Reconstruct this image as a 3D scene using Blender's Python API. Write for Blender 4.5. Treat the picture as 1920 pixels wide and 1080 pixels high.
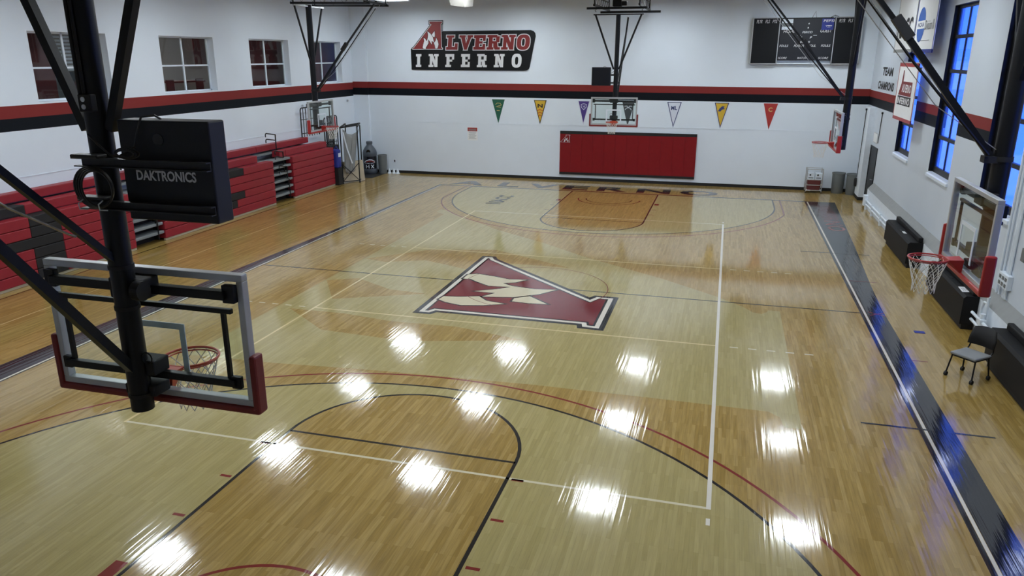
import bpy, math, random
from math import sin, cos, pi, radians
from mathutils import Vector, Matrix
random.seed(7)
S = bpy.context.scene
for o in list(bpy.data.objects): bpy.data.objects.remove(o)
C = S.collection

# ---------------------------------------------------------------- camera
cam_d = bpy.data.cameras.new('camera'); cam = bpy.data.objects.new('camera', cam_d); C.objects.link(cam)
cam.location = (4.28486, -17.86341, 5.51604)
cam.rotation_euler = (1.26423956, 0.000501, 0.2778212)
cam_d.sensor_width = 36; cam_d.lens = 36 * 1431.5385 / 1920
cam_d.shift_x = 16.2987 / 1920; cam_d.shift_y = 18.4678 / 1920
cam_d.clip_start = 0.05; cam_d.clip_end = 200
S.camera = cam
# ---------------------------------------------------------------- sky seen through the frosted windows
W = bpy.data.worlds.new('dusk_sky'); S.world = W; W.use_nodes = True
bgn = W.node_tree.nodes['Background']
bgn.inputs[0].default_value = (0.042, 0.150, 1.0, 1); bgn.inputs[1].default_value = 2.9
# ---------------------------------------------------------------- view
S.view_settings.view_transform = 'Standard'; S.view_settings.look = 'None'
S.view_settings.gamma = 1; S.view_settings.use_curve_mapping = False
S.view_settings.exposure = 0.0
LAMP_STRENGTH = 36.0
LAMP_COLOR = (0.93, 1.0, 1.04, 1)

# ================================================================ materials
def srgb(r, g, b):
    f = lambda c: (c / 255 / 12.92) if c <= 10 else ((c / 255 + .055) / 1.055) ** 2.4
    return (f(r), f(g), f(b))
def nodes_of(name):
    m = bpy.data.materials.new(name); m.use_nodes = True
    nt = m.node_tree; return m, nt, nt.nodes['Principled BSDF']
def N(nt, t, **kw):
    n = nt.nodes.new(t)
    for k, v in kw.items(): setattr(n, k, v)
    return n
def mat(name, col, rough=.5, metal=0, var=.05, scale=6, bump=0, spec=.5):
    m, nt, b = nodes_of(name)
    co = N(nt, 'ShaderNodeTexCoord'); no = N(nt, 'ShaderNodeTexNoise'); no.inputs['Scale'].default_value = scale
    no.inputs['Detail'].default_value = 4
    nt.links.new(co.outputs['Object'], no.inputs['Vector'])
    mr = N(nt, 'ShaderNodeMapRange'); mr.inputs[1].default_value = .25; mr.inputs[2].default_value = .75
    mr.inputs[3].default_value = 1 - var; mr.inputs[4].default_value = 1 + var
    nt.links.new(no.outputs['Fac'], mr.inputs[0])
    mx = N(nt, 'ShaderNodeVectorMath', operation='SCALE'); mx.inputs[0].default_value = col[:3]
    nt.links.new(mr.outputs[0], mx.inputs['Scale'])
    nt.links.new(mx.outputs[0], b.inputs['Base Color'])
    b.inputs['Roughness'].default_value = rough; b.inputs['Metallic'].default_value = metal
    b.inputs['Specular IOR Level'].default_value = spec
    if bump:
        bp = N(nt, 'ShaderNodeBump'); bp.inputs['Strength'].default_value = bump; bp.inputs['Distance'].default_value = .01
        nt.links.new(no.outputs['Fac'], bp.inputs['Height']); nt.links.new(bp.outputs[0], b.inputs['Normal'])
    return m
def emit(name, col, s):
    m = bpy.data.materials.new(name); m.use_nodes = True; nt = m.node_tree
    nt.nodes.remove(nt.nodes['Principled BSDF']); e = N(nt, 'ShaderNodeEmission')
    e.inputs[0].default_value = col; e.inputs[1].default_value = s
    nt.links.new(e.outputs[0], nt.nodes['Material Output'].inputs[0]); return m
def clear_glass(name, tint=(.93, .97, .95), rough=.02, body=0):
    m = bpy.data.materials.new(name); m.use_nodes = True; nt = m.node_tree
    nt.nodes.remove(nt.nodes['Principled BSDF'])
    t = N(nt, 'ShaderNodeBsdfTransparent'); t.inputs[0].default_value = (*tint, 1)
    g = N(nt, 'ShaderNodeBsdfGlossy'); g.inputs['Roughness'].default_value = rough; g.inputs[0].default_value = (.9, .9, .9, 1)
    lw = N(nt, 'ShaderNodeLayerWeight'); pw = N(nt, 'ShaderNodeMath', operation='POWER'); pw.inputs[1].default_value = 5
    nt.links.new(lw.outputs['Facing'], pw.inputs[0])
    fr = N(nt, 'ShaderNodeMath', operation='MULTIPLY_ADD'); fr.inputs[1].default_value = .5; fr.inputs[2].default_value = .03
    nt.links.new(pw.outputs[0], fr.inputs[0])
    mx = N(nt, 'ShaderNodeMixShader'); nt.links.new(fr.outputs[0], mx.inputs[0])
    src = t
    if body:
        d = N(nt, 'ShaderNodeBsdfTranslucent'); d.inputs[0].default_value = (.8, .85, .9, 1)
        m2 = N(nt, 'ShaderNodeMixShader'); m2.inputs[0].default_value = body
        nt.links.new(t.outputs[0], m2.inputs[1]); nt.links.new(d.outputs[0], m2.inputs[2]); src = m2
    nt.links.new(src.outputs[0], mx.inputs[1]); nt.links.new(g.outputs[0], mx.inputs[2])
    nt.links.new(mx.outputs[0], nt.nodes['Material Output'].inputs[0]); return m

FLOOR_ROUGH = .08
def floor_finish(nt, b, pos):
    """the varnish all floor colours share: gloss with streaks along the maple strips"""
    mp = N(nt, 'ShaderNodeMapping'); mp.inputs['Scale'].default_value = (16, .5, 1)
    nt.links.new(pos, mp.inputs['Vector'])
    n1 = N(nt, 'ShaderNodeTexNoise'); n1.inputs['Scale'].default_value = 1; n1.inputs['Detail'].default_value = 2
    nt.links.new(mp.outputs[0], n1.inputs['Vector'])
    mp2 = N(nt, 'ShaderNodeMapping'); mp2.inputs['Scale'].default_value = (2.2, .9, 1)
    nt.links.new(pos, mp2.inputs['Vector'])
    n2 = N(nt, 'ShaderNodeTexNoise'); n2.inputs['Scale'].default_value = 1; n2.inputs['Detail'].default_value = 1
    nt.links.new(mp2.outputs[0], n2.inputs['Vector'])
    ad = N(nt, 'ShaderNodeMath', operation='MULTIPLY_ADD'); ad.inputs[1].default_value = 1.5
    nt.links.new(n2.outputs['Fac'], ad.inputs[0]); nt.links.new(n1.outputs['Fac'], ad.inputs[2])
    bp = N(nt, 'ShaderNodeBump'); bp.inputs['Strength'].default_value = 1; bp.inputs['Distance'].default_value = .002
    nt.links.new(ad.outputs[0], bp.inputs['Height']); nt.links.new(bp.outputs[0], b.inputs['Normal'])
    nt.links.new(bp.outputs[0], b.inputs['Coat Normal'])
    b.inputs['Roughness'].default_value = .3; b.inputs['Specular IOR Level'].default_value = .04
    b.inputs['Coat Weight'].default_value = 1; b.inputs['Coat Roughness'].default_value = FLOOR_ROUGH; b.inputs['Coat IOR'].default_value = 1.6
def wood(name, c1, c2, grain=.16):
    m, nt, b = nodes_of(name)
    geo = N(nt, 'ShaderNodeNewGeometry'); sp = N(nt, 'ShaderNodeSeparateXYZ'); nt.links.new(geo.outputs['Position'], sp.inputs[0])
    cb = N(nt, 'ShaderNodeCombineXYZ'); nt.links.new(sp.outputs['Y'], cb.inputs['X']); nt.links.new(sp.outputs['X'], cb.inputs['Y'])
    br = N(nt, 'ShaderNodeTexBrick'); nt.links.new(cb.outputs[0], br.inputs['Vector'])
    br.offset = .37; br.offset_frequency = 3; br.squash = 1
    br.inputs['Scale'].default_value = 1; br.inputs['Mortar Size'].default_value = .0007; br.inputs['Mortar Smooth'].default_value = .5
    br.inputs['Bias'].default_value = 0; br.inputs['Brick Width'].default_value = .83; br.inputs['Row Height'].default_value = .057
    br.inputs['Color1'].default_value = (*c1, 1); br.inputs['Color2'].default_value = (*c2, 1)
    br.inputs['Mortar'].default_value = (*[x * .45 for x in c1], 1)
    mp = N(nt, 'ShaderNodeMapping'); mp.inputs['Scale'].default_value = (30, 2.2, 1); nt.links.new(geo.outputs['Position'], mp.inputs['Vector'])
    no = N(nt, 'ShaderNodeTexNoise'); no.inputs['Scale'].default_value = 1; no.inputs['Detail'].default_value = 4
    nt.links.new(mp.outputs[0], no.inputs['Vector'])
    mr = N(nt, 'ShaderNodeMapRange'); mr.inputs[1].default_value = .3; mr.inputs[2].default_value = .7
    mr.inputs[3].default_value = 1 - grain; mr.inputs[4].default_value = 1 + grain
    nt.links.new(no.outputs['Fac'], mr.inputs[0])
    mx = N(nt, 'ShaderNodeVectorMath', operation='SCALE'); nt.links.new(br.outputs['Color'], mx.inputs[0]); nt.links.new(mr.outputs[0], mx.inputs['Scale'])
    nt.links.new(mx.outputs[0], b.inputs['Base Color'])
    floor_finish(nt, b, geo.outputs['Position']); return m
def floor_paint(name, col):
    m = mat(name, col, .15, var=.04, scale=3); nt = m.node_tree
    geo = N(nt, 'ShaderNodeNewGeometry'); floor_finish(nt, nt.nodes['Principled BSDF'], geo.outputs['Position']); return m
def wall_mat(name, base, top, mid, low, slope_axis=0, k=0.0):
    """white painted block with a red over black stripe at the given heights"""
    m, nt, b = nodes_of(name)
    geo = N(nt, 'ShaderNodeNewGeometry'); sp = N(nt, 'ShaderNodeSeparateXYZ'); nt.links.new(geo.outputs['Position'], sp.inputs[0])
    z = N(nt, 'ShaderNodeMath', operation='MULTIPLY_ADD'); z.inputs[1].default_value = k
    nt.links.new(sp.outputs['XYZ'[slope_axis]], z.inputs[0]); nt.links.new(sp.outputs['Z'], z.inputs[2])
    def band(a, c):
        g = N(nt, 'ShaderNodeMath', operation='GREATER_THAN'); g.inputs[1].default_value = a; nt.links.new(z.outputs[0], g.inputs[0])
        l = N(nt, 'ShaderNodeMath', operation='LESS_THAN'); l.inputs[1].default_value = c; nt.links.new(z.outputs[0], l.inputs[0])
        q = N(nt, 'ShaderNodeMath', operation='MULTIPLY'); nt.links.new(g.outputs[0], q.inputs[0]); nt.links.new(l.outputs[0], q.inputs[1]); return q
    no = N(nt, 'ShaderNodeTexNoise'); no.inputs['Scale'].default_value = .7; no.inputs['Detail'].default_value = 5
    nt.links.new(geo.outputs['Position'], no.inputs['Vector'])
    rp = N(nt, 'ShaderNodeMix', data_type='RGBA'); nt.links.new(no.outputs['Fac'], rp.inputs[0])
    rp.inputs[6].default_value = (*[c * .95 for c in base], 1); rp.inputs[7].default_value = (*[min(1, c * 1.04) for c in base], 1)
    m1 = N(nt, 'ShaderNodeMix', data_type='RGBA'); nt.links.new(band(mid, top).outputs[0], m1.inputs[0]); nt.links.new(rp.outputs[2], m1.inputs[6]); m1.inputs[7].default_value = (*STRIPE_RED, 1)
    m2 = N(nt, 'ShaderNodeMix', data_type='RGBA'); nt.links.new(band(low, mid).outputs[0], m2.inputs[0]); nt.links.new(m1.outputs[2], m2.inputs[6]); m2.inputs[7].default_value = (*STRIPE_BLACK, 1)
    nt.links.new(m2.outputs[2], b.inputs['Base Color']); b.inputs['Roughness'].default_value = .6; b.inputs['Specular IOR Level'].default_value = .15
    br = N(nt, 'ShaderNodeTexNoise'); br.inputs['Scale'].default_value = 9; nt.links.new(geo.outputs['Position'], br.inputs['Vector'])
    bp = N(nt, 'ShaderNodeBump'); bp.inputs['Strength'].default_value = .15; bp.inputs['Distance'].default_value = .004
    nt.links.new(br.outputs['Fac'], bp.inputs['Height']); nt.links.new(bp.outputs[0], b.inputs['Normal'])
    return m
STRIPE_RED = (.21, .027, .025); STRIPE_BLACK = (.004, .006, .010)
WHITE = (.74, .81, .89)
M = {}
M['wood'] = wood('maple_floor', (.30, .192, .044), (.41, .278, .086))
M['light'] = wood('pale_stained_maple', (.36, .295, .112), (.425, .352, .15), .08)
M['paint_black'] = floor_paint('black_floor_paint', (.008, .008, .010))
M['paint_red'] = floor_paint('red_floor_paint', (.20, .02, .016))
M['paint_maroon'] = floor_paint('maroon_floor_paint', (.17, .012, .018))
M['paint_white'] = floor_paint('white_floor_paint', (.72, .68, .58))
M['paint_cream'] = floor_paint('cream_floor_paint', (.66, .60, .42))
M['paint_yellow'] = floor_paint('pale_yellow_floor_paint', (.68, .54, .28))
M['wallL'] = wall_mat('left_wall_paint', WHITE, 4.31, 3.995, 3.68)
M['wallF'] = wall_mat('far_wall_paint', WHITE, 4.285, 3.995, 3.665, 0, .005)
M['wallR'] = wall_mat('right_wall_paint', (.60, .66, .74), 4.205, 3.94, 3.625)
M['white'] = mat('white_paint', WHITE, .5)
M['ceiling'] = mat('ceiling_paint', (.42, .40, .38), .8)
M['black'] = mat('black_steel', (.004, .0045, .006), .42, spec=.3)
M['black_soft'] = mat('black_rubber', (.006, .006, .007), .7)
M['black_gloss'] = mat('black_screen', (.006, .007, .012), .2)
M['charcoal'] = mat('charcoal_panel', (.011, .013, .020), .5, spec=.4)
M['red'] = mat('red_vinyl', (.27, .016, .026), .45, spec=.35)
M['mat_red'] = mat('red_wall_mat_vinyl', (.22, .008, .012), .4, spec=.25)
M['orange'] = mat('orange_rim_paint', (.50, .055, .02), .4)
M['rim_red'] = mat('red_rim_paint', (.36, .02, .02), .4)
M['pad'] = mat('red_board_padding', (.20, .014, .014), .5)
M['alu'] = mat('grey_aluminium', (.48, .50, .52), .35, .3)
M['steel'] = mat('steel', (.5, .5, .5), .3, .8)
M['grey'] = mat('grey_plastic', (.14, .155, .16), .5)
M['cable'] = mat('grey_black_cable', (.022, .022, .024), .5)
M['bottle'] = mat('bottle_grey', (.075, .09, .11), .4)
M['ledge'] = mat('grey_wall_ledge', (.27, .28, .28), .7)
M['cabinet'] = mat('black_cabinet_enamel', (.004, .004, .005), .6, spec=.25)
M['speaker'] = mat('beige_grey_enamel', (.30, .285, .26), .6)
M['deck'] = mat('grey_bleacher_deck', (.20, .22, .23), .5)
M['net'] = mat('white_net_cord', (.75, .74, .70), .8)
M['glass'] = clear_glass('backboard_glass')
M['pane'] = clear_glass('window_glass', (.98, .99, 1.0), .05, .12)
M['lpane'] = clear_glass('interior_window_glass', (.80, .82, .82), .01)
M['lamp'] = emit('lamp_diffuser', LAMP_COLOR, LAMP_STRENGTH)
M['roomlamp'] = emit('lounge_lamp', (1, .95, .88, 1), 16)
M['fabric'] = mat('grey_fabric', (.25, .26, .26), .9)
M['tan'] = mat('tan_board', (.42, .36, .26), .7)
M['blue'] = mat('blue_vinyl', (.015, .03, .25), .5)
M['paper'] = mat('white_paper', (.8, .82, .84), .6, var=.02)
M['ltext'] = mat('white_lettering', (.72, .73, .75), .5, var=.01)
M['brown'] = mat('dark_red_panel', (.13, .025, .025), .5)
M['roomwall'] = mat('lounge_wall', (.35, .33, .32), .7)

# ================================================================ geometry helpers
class MB:
    def __init__(s): s.v = []; s.f = []; s.m = []
    def add(s, vs, fs, mi=0):
        k = len(s.v); s.v += [tuple(v) for v in vs]; s.f += [tuple(i + k for i in f) for f in fs]; s.m += [mi] * len(fs); return s
    def box(s, a, b, mi=0):
        (x0, y0, z0), (x1, y1, z1) = [[min(p, q) for p, q in zip(a, b)], [max(p, q) for p, q in zip(a, b)]]
        vs = [(x, y, z) for z in (z0, z1) for y in (y0, y1) for x in (x0, x1)]
        return s.add(vs, [(0, 2, 3, 1), (4, 5, 7, 6), (0, 1, 5, 4), (2, 6, 7, 3), (0, 4, 6, 2), (1, 3, 7, 5)], mi)
    def cbox(s, a, b, ch=.01, mi=0):
        """box with chamfered edges"""
        a, b = Vector([min(p, q) for p, q in zip(a, b)]), Vector([max(p, q) for p, q in zip(a, b)])
        c = (a + b) / 2; h = (b - a) / 2; ch = min(ch, *(h * .9)); import bmesh
        bm = bmesh.new(); bmesh.ops.create_cube(bm, size=2)
        for v in bm.verts: v.co = Vector(v.co[i] * h[i] for i in range(3)) + c
        bmesh.ops.bevel(bm, geom=bm.edges[:], offset=ch, segments=2, affect='EDGES', profile=.5)
        bm.verts.index_update(); s.add([v.co[:] for v in bm.verts], [[v.index for v in f.verts] for f in bm.faces], mi); bm.free(); return s
    def cyl(s, p, q, r, n=16, r2=None, mi=0, cap=True):
        p, q = Vector(p), Vector(q); r2 = r if r2 is None else r2
        d = (q - p).normalized(); u = d.orthogonal().normalized(); w = d.cross(u)
        vs = [p + (u * cos(2 * pi * i / n) + w * sin(2 * pi * i / n)) * r for i in range(n)] + [q + (u * cos(2 * pi * i / n) + w * sin(2 * pi * i / n)) * r2 for i in range(n)]
        fs = [(i, (i + 1) % n, n + (i + 1) % n, n + i) for i in range(n)]
        if cap: fs += [tuple(range(n - 1, -1, -1)), tuple(range(n, 2 * n))]
        return s.add(vs, fs, mi)
    def bar(s, p, q, w, h, mi=0):
        """square bar from p to q"""
        p, q = Vector(p), Vector(q); d = (q - p).normalized()
        up = Vector((0, 0, 1)) if abs(d.z) < .95 else Vector((0, 1, 0))
        u = d.cross(up).normalized() * w / 2; t = u.normalized().cross(d).normalized() * h / 2
        vs = [p - u - t, p + u - t, p + u + t, p - u + t, q - u - t, q + u - t, q + u + t, q - u + t]
        return s.add(vs, [(3, 2, 1, 0), (4, 5, 6, 7), (0, 1, 5, 4), (1, 2, 6, 5), (2, 3, 7, 6), (3, 0, 4, 7)], mi)
    def tube(s, pts, r, n=6, closed=False, mi=0):
        pts = [Vector(p) for p in pts]; L = len(pts); vs = []; prev = None
        for i, p in enumerate(pts):
            a = pts[(i - 1) % L] if (closed or i) else p; b = pts[(i + 1) % L] if (closed or i < L - 1) else p
            d = (b - a).normalized()
            u = d.orthogonal().normalized() if prev is None else (prev - d * prev.dot(d)).normalized()
            prev = u; w = d.cross(u)
            vs += [p + (u * cos(2 * pi * k / n) + w * sin(2 * pi * k / n)) * r for k in range(n)]
        fs = []
        for i in range(L if closed else L - 1):
            j = (i + 1) % L
            fs += [(i * n + k, i * n + (k + 1) % n, j * n + (k + 1) % n, j * n + k) for k in range(n)]
        if not closed: fs += [tuple(range(n - 1, -1, -1)), tuple(range((L - 1) * n, L * n))]
        return s.add(vs, fs, mi)
    def lathe(s, prof, c=(0, 0, 0), n=24, mi=0):
        vs = []; fs = []
        for r, z in prof: vs += [(c[0] + r * cos(2 * pi * i / n), c[1] + r * sin(2 * pi * i / n), c[2] + z) for i in range(n)]
        for k in range(len(prof) - 1):
            fs += [(k * n + i, k * n + (i + 1) % n, (k + 1) * n + (i + 1) % n, (k + 1) * n + i) for i in range(n)]
        fs += [tuple(range(n - 1, -1, -1)), tuple(range((len(prof) - 1) * n, len(prof) * n))]
        return s.add(vs, fs, mi)
    def poly(s, pts, o=(0, 0, 0), u=(1, 0, 0), v=(0, 1, 0), th=0, mi=0):
        """outline drawn in the plane o + a*u + b*v; th > 0 gives it thickness backwards"""
        o, u, v = Vector(o), Vector(u), Vector(v); n = u.cross(v).normalized()
        ar = sum(pts[i][0] * pts[(i + 1) % len(pts)][1] - pts[(i + 1) % len(pts)][0] * pts[i][1] for i in range(len(pts)))
        if ar < 0: pts = pts[::-1]
        L = len(pts); top = [o + u * a + v * b for a, b in pts]
        if th:
            bot = [p - n * th for p in top]
            return s.add(top + bot, [tuple(range(L)), tuple(range(2 * L - 1, L - 1, -1))] + [(L + i, L + (i + 1) % L, (i + 1) % L, i) for i in range(L)], mi)
        return s.add(top, [tuple(range(L))], mi)
    def build(s, name, m, parent=None, smooth=False):
        me = bpy.data.meshes.new(name)
        off = parent_off(parent)
        me.from_pydata([tuple(Vector(v) - off) for v in s.v], [], s.f)
        ms = m if isinstance(m, (list, tuple)) else [m]
        for x in ms: me.materials.append(x)
        me.polygons.foreach_set('material_index', s.m)
        if smooth: me.polygons.foreach_set('use_smooth', [True] * len(me.polygons)); me.set_sharp_from_angle(angle=radians(40))
        me.update()
        o = bpy.data.objects.new(name, me); C.objects.link(o)
        if parent is not None: o.parent = parent
        return o
OFF = {}
def parent_off(p):
    v = Vector((0, 0, 0))
    while p is not None: v += Vector(p.location); p = p.parent
    return v
def tag(o, label=None, cat=None, group=None, kind=None):
    if label: o['label'] = label
    if cat: o['category'] = cat
    if group: o['group'] = group
    if kind: o['kind'] = kind
    return o
def thing(name, label, cat, loc=(0, 0, 0), group=None):
    o = bpy.data.objects.new(name, None); o.empty_display_size = .2; C.objects.link(o); o.location = loc
    return tag(o, label, cat, group)
def struct(o): o['kind'] = 'structure'; return o
def copy_tree(o, parent=None):
    c = o.copy(); C.objects.link(c)
    if parent is not None: c.parent = parent
    for ch in o.children: copy_tree(ch, c)
    return c
def rect(x0, y0, x1, y1): return [(x0, y0), (x1, y0), (x1, y1), (x0, y1)]
def arcpts(cx, cy, r, a0, a1, n=48): return [(cx + r * cos(a0 + (a1 - a0) * i / n), cy + r * sin(a0 + (a1 - a0) * i / n)) for i in range(n + 1)]
def strip(mb, pts, w, o=(0, 0, 0), u=(1, 0, 0), v=(0, 1, 0), closed=False):
    """a painted line of width w along pts"""
    L = len(pts); A = []; B = []
    for i in range(L):
        p = Vector(pts[i]); a = Vector(pts[i - 1]) if (i or closed) else p; b = Vector(pts[(i + 1) % L]) if (i < L - 1 or closed) else p
        d1 = (p - a).normalized() if (p - a).length > 1e-9 else (b - p).normalized()
        d2 = (b - p).normalized() if (b - p).length > 1e-9 else d1
        n1 = Vector((-d1.y, d1.x)); n2 = Vector((-d2.y, d2.x)); n = (n1 + n2).normalized()
        k = w / 2 / max(.4, n.dot(n1)); A.append(p + n * k); B.append(p - n * k)
    for i in range(L if closed else L - 1):
        j = (i + 1) % L; mb.poly([B[i], B[j], A[j], A[i]], o, u, v)
def offset(pts, d):
    """inward offset of a simple outline"""
    ar = sum(pts[i][0] * pts[(i + 1) % len(pts)][1] - pts[(i + 1) % len(pts)][0] * pts[i][1] for i in range(len(pts)))
    if ar < 0: pts = pts[::-1]
    out = []; L = len(pts)
    for i in range(L):
        a, p, b = [Vector(pts[k]) for k in (i - 1, i, (i + 1) % L)]
        d1 = (p - a).normalized(); d2 = (b - p).normalized(); n1 = Vector((-d1.y, d1.x)); n2 = Vector((-d2.y, d2.x))
        n = (n1 + n2); n = n.normalized() if n.length > 1e-6 else n1
        out.append(tuple(p + n * (d / max(.35, n.dot(n1)))))
    return out
def text(body, name, m, o, u, v, parent=None, bold=.0, lift=.002, th=0, space=1.0):
    """lettering fitted to the box o, u (width), v (height)"""
    cu = bpy.data.curves.new('lettering_curve', 'FONT'); cu.body = body; cu.offset = bold; cu.space_character = space; cu.resolution_u = 3
    t = bpy.data.objects.new('lettering_curve', cu); C.objects.link(t)
    me = bpy.data.meshes.new_from_object(t); bpy.data.objects.remove(t); bpy.data.curves.remove(cu)
    xs = [q.co.x for q in me.vertices]; ys = [q.co.y for q in me.vertices]
    x0, x1, y0, y1 = min(xs), max(xs), min(ys), max(ys)
    o, u, v = Vector(o), Vector(u), Vector(v); n = u.cross(v).normalized(); off = parent_off(parent)
    for q in me.vertices:
        a = (q.co.x - x0) / (x1 - x0); b = (q.co.y - y0) / (y1 - y0); q.co = o + u * a + v * b + n * lift - off
    me.materials.clear(); me.materials.append(m); me.name = name
    ob = bpy.data.objects.new(name, me); C.objects.link(ob)
    if parent is not None: ob.parent = parent
    return ob
# slab-serif block letters: convex pieces in a box of width w and height 1
def slab(ch, gx=0, gy=0):
    R_ = lambda x0, y0, x1, y1: [(x0, y0), (x1, y0), (x1, y1), (x0, y1)]
    if ch == 'I': return [R_(.2, 0, .5, 1), R_(.08, 0, .62, .18), R_(.08, .82, .62, 1)], .7
    if ch == 'L': return [R_(.15, 0, .45, 1), R_(.03, .84, .6, 1), R_(.03, 0, .88, .2), R_(.66, .1, .88, .45)], .92
    if ch == 'V': return [[(.08, 1), (.38, 1), (.62, 0), (.4, 0)], [(.92, 1), (.68, 1), (.38, 0), (.6, 0)], R_(0, .84, .46, 1), R_(.6, .84, 1.0, 1)], 1.0
    if ch == 'E': return [R_(.14, 0, .44, 1), R_(.03, .8, .88, 1), R_(.03, 0, .88, .2), R_(.4, .42, .68, .58), R_(.68, .6, .88, .9), R_(.68, .1, .88, .4)], .92
    if ch == 'F': return [R_(.14, 0, .44, 1), R_(.03, .8, .88, 1), R_(.03, 0, .6, .18), R_(.4, .42, .7, .58), R_(.66, .58, .88, .9)], .9
    if ch == 'N': return [R_(.14, 0, .38, 1), R_(.66, 0, .9, 1), [(.14, 1), (.42, 1), (.9, 0), (.62, 0)], R_(.02, 0, .5, .17), R_(.54, .83, 1.0, 1), R_(.02, .84, .3, 1)], 1.02
    if ch == 'O':
        n_ = 28; pw = lambda c: abs(c) ** .75 * (1 if c > 0 else -1)
        a = [(.5 + (.46 + gx) * pw(sin(t)), .5 + (.52 + gy) * pw(cos(t))) for t in [2 * pi * i / n_ for i in range(n_)]]
        b = [(.5 + (.15 - gx) * pw(sin(t)), .5 + (.30 - gy) * pw(cos(t))) for t in [2 * pi * i / n_ for i in range(n_)]]
        return [[a[i], a[(i + 1) % n_], b[(i + 1) % n_], b[i]] for i in range(n_)], 1.0
    if ch == 'R': return [R_(.14, 0, .42, 1), R_(.03, 0, .52, .17), R_(.03, .84, .6, 1), R_(.4, .82, .74, 1), R_(.4, .42, .74, .58), R_(.66, .5, .92, .92), [(.48, .5), (.76, .5), (.82, .17), (.62, 0), (.5, .2)], R_(.62, 0, .98, .17)], 1.0
def slab_word(name, m, parent, word, o, u, v, gap=.06, grow=0.0, lean=0.0):
    """word fitted to the box o,u,v; grow widens every stroke (for outlines)"""
    nn = Vector(u).cross(Vector(v)).normalized(); k = 0; L = [slab(c) for c in word]; tot = sum(w for _, w in L) + gap * (len(word) - 1); x = 0
    W_, H_ = Vector(u).length, Vector(v).length
    for c, (ps, w) in zip(word, L):
        mb = MB()
        if c == 'O' and grow: ps = slab('O', grow * tot / W_, grow / H_)[0]
        for p in ps:
            q = [((x + a) / tot * W_ + lean * b * H_, b * H_) for a, b in p]
            if grow and c != 'O': q = offset(q, -grow)
            mb.poly(q, Vector(o) + nn * .00025 * (k % 6), Vector(u).normalized(), Vector(v).normalized()); k += 1
        mb.build(name, m, parent); x += w + gap
# the letter A with flames, in a unit box (a across the base, b up)
A_OUT = [(0, 0), (-.005, .09), (.045, .12), (.585, .845), (.55, .865), (.55, 1), (1.005, 1), (1.0, .87), (.967, .86), (.967, .12), (1.0, .10), (1, 0)]
FLAMES = [[(.452, .049), (.376, .05), (.35, .098), (.374, .213), (.404, .32), (.389, .426), (.446, .374), (.474, .305), (.509, .372), (.53, .516), (.512, .639), (.603, .56), (.677, .436), (.706, .268), (.638, .318), (.636, .192), (.578, .304), (.526, .374), (.535, .241), (.48, .141), (.448, .096)],
          [(.798, .053), (.747, .06), (.736, .153), (.704, .249), (.759, .311), (.781, .421), (.824, .322), (.85, .202), (.826, .103)],
          [(.737, .449), (.689, .447), (.642, .52), (.734, .645), (.743, .545)]]
def a_logo(o, u, v, mats, parent, b1, b2, flame_mat, lift=.0008, dark=True, names='logo'):
    """outer outline, second outline, face, flames: u and v are the base and the height as vectors"""
    o, u, v = Vector(o), Vector(u), Vector(v); W_, H_ = u.length, v.length; n = u.cross(v).normalized()
    un, vn = u.normalized(), v.normalized()
    P0 = [(a * W_, b * H_) for a, b in A_OUT]
    lay = [P0, offset(P0, b1), offset(P0, b1 + b2)]
    for i, (p, m) in enumerate(zip(lay, mats)):
        MB().poly(p, o + n * lift * i, un, vn).build(names + ('_outline', '_outline', '_face')[i], m, parent)
    fl_ = [[(a * W_, b * H_) for a, b in f] for f in FLAMES]
    if dark:
        mb = MB()
        for f in fl_: strip(mb, f, .022 * W_, o + n * lift * 3, un, vn, closed=True)
        mb.build(names + '_flame_outline', mats[0], parent)
    mb = MB()
    for f in fl_: mb.poly(f, o + n * lift * 4, un, vn)
    mb.build(names + '_flames', flame_mat, parent)

# ================================================================ room shell
XL, XR, YF, YB, ZC = -13.3, 9.85, 17.25, -20.0, 8.8
LW = [(-6.1, -3.4), (-1.15, 1.55), (3.80, 6.56), (8.74, 11.53), (13.27, 16.1)]; LZ = (4.36, 6.15)
RW = [(-10.4, -8.25), (-5.62, -3.47), (-.8, 1.42), (3.95, 6.1), (8.78, 10.95)]; RZ = (2.44, 6.79)
floor = struct(MB().box((XL, YB, -.2), (XR, YF, 0)).build('floor', M['wood']))
floor['label'] = 'glossy maple gym floor with painted court lines'
struct(MB().box((XL - .5, YB - .3, ZC), (XR + .4, YF + .3, ZC + .2)).build('ceiling', M['ceiling']))
def wall_with_holes(name, x0, x1, holes, hz, m):
    mb = MB(); ys = [YB] + [y for h in holes for y in h] + [YF]
    for i in range(0, len(ys), 2): mb.box((x0, ys[i], 0), (x1, ys[i + 1], ZC))
    for a, b in holes: mb.box((x0, a, 0), (x1, b, hz[0])); mb.box((x0, a, hz[1]), (x1, b, ZC))
    return struct(mb.build(name, m))
wallL = wall_with_holes('wall_left', XL - .3, XL, LW, LZ, M['wallL'])
DOOR = (13.95, 15.2)
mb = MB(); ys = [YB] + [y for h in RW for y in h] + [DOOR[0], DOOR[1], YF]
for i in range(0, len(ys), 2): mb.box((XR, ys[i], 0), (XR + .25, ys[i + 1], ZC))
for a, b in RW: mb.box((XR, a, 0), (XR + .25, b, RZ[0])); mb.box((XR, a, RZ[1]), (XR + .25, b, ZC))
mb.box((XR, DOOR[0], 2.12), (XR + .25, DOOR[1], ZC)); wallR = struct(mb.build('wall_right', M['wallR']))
wallF = struct(MB().box((XL - .3, YF, 0), (XR + .25, YF + .3, ZC)).box((XL, YF - .12, 0), (-12.52, YF, ZC)).build('wall_far', M['wallF']))
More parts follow.
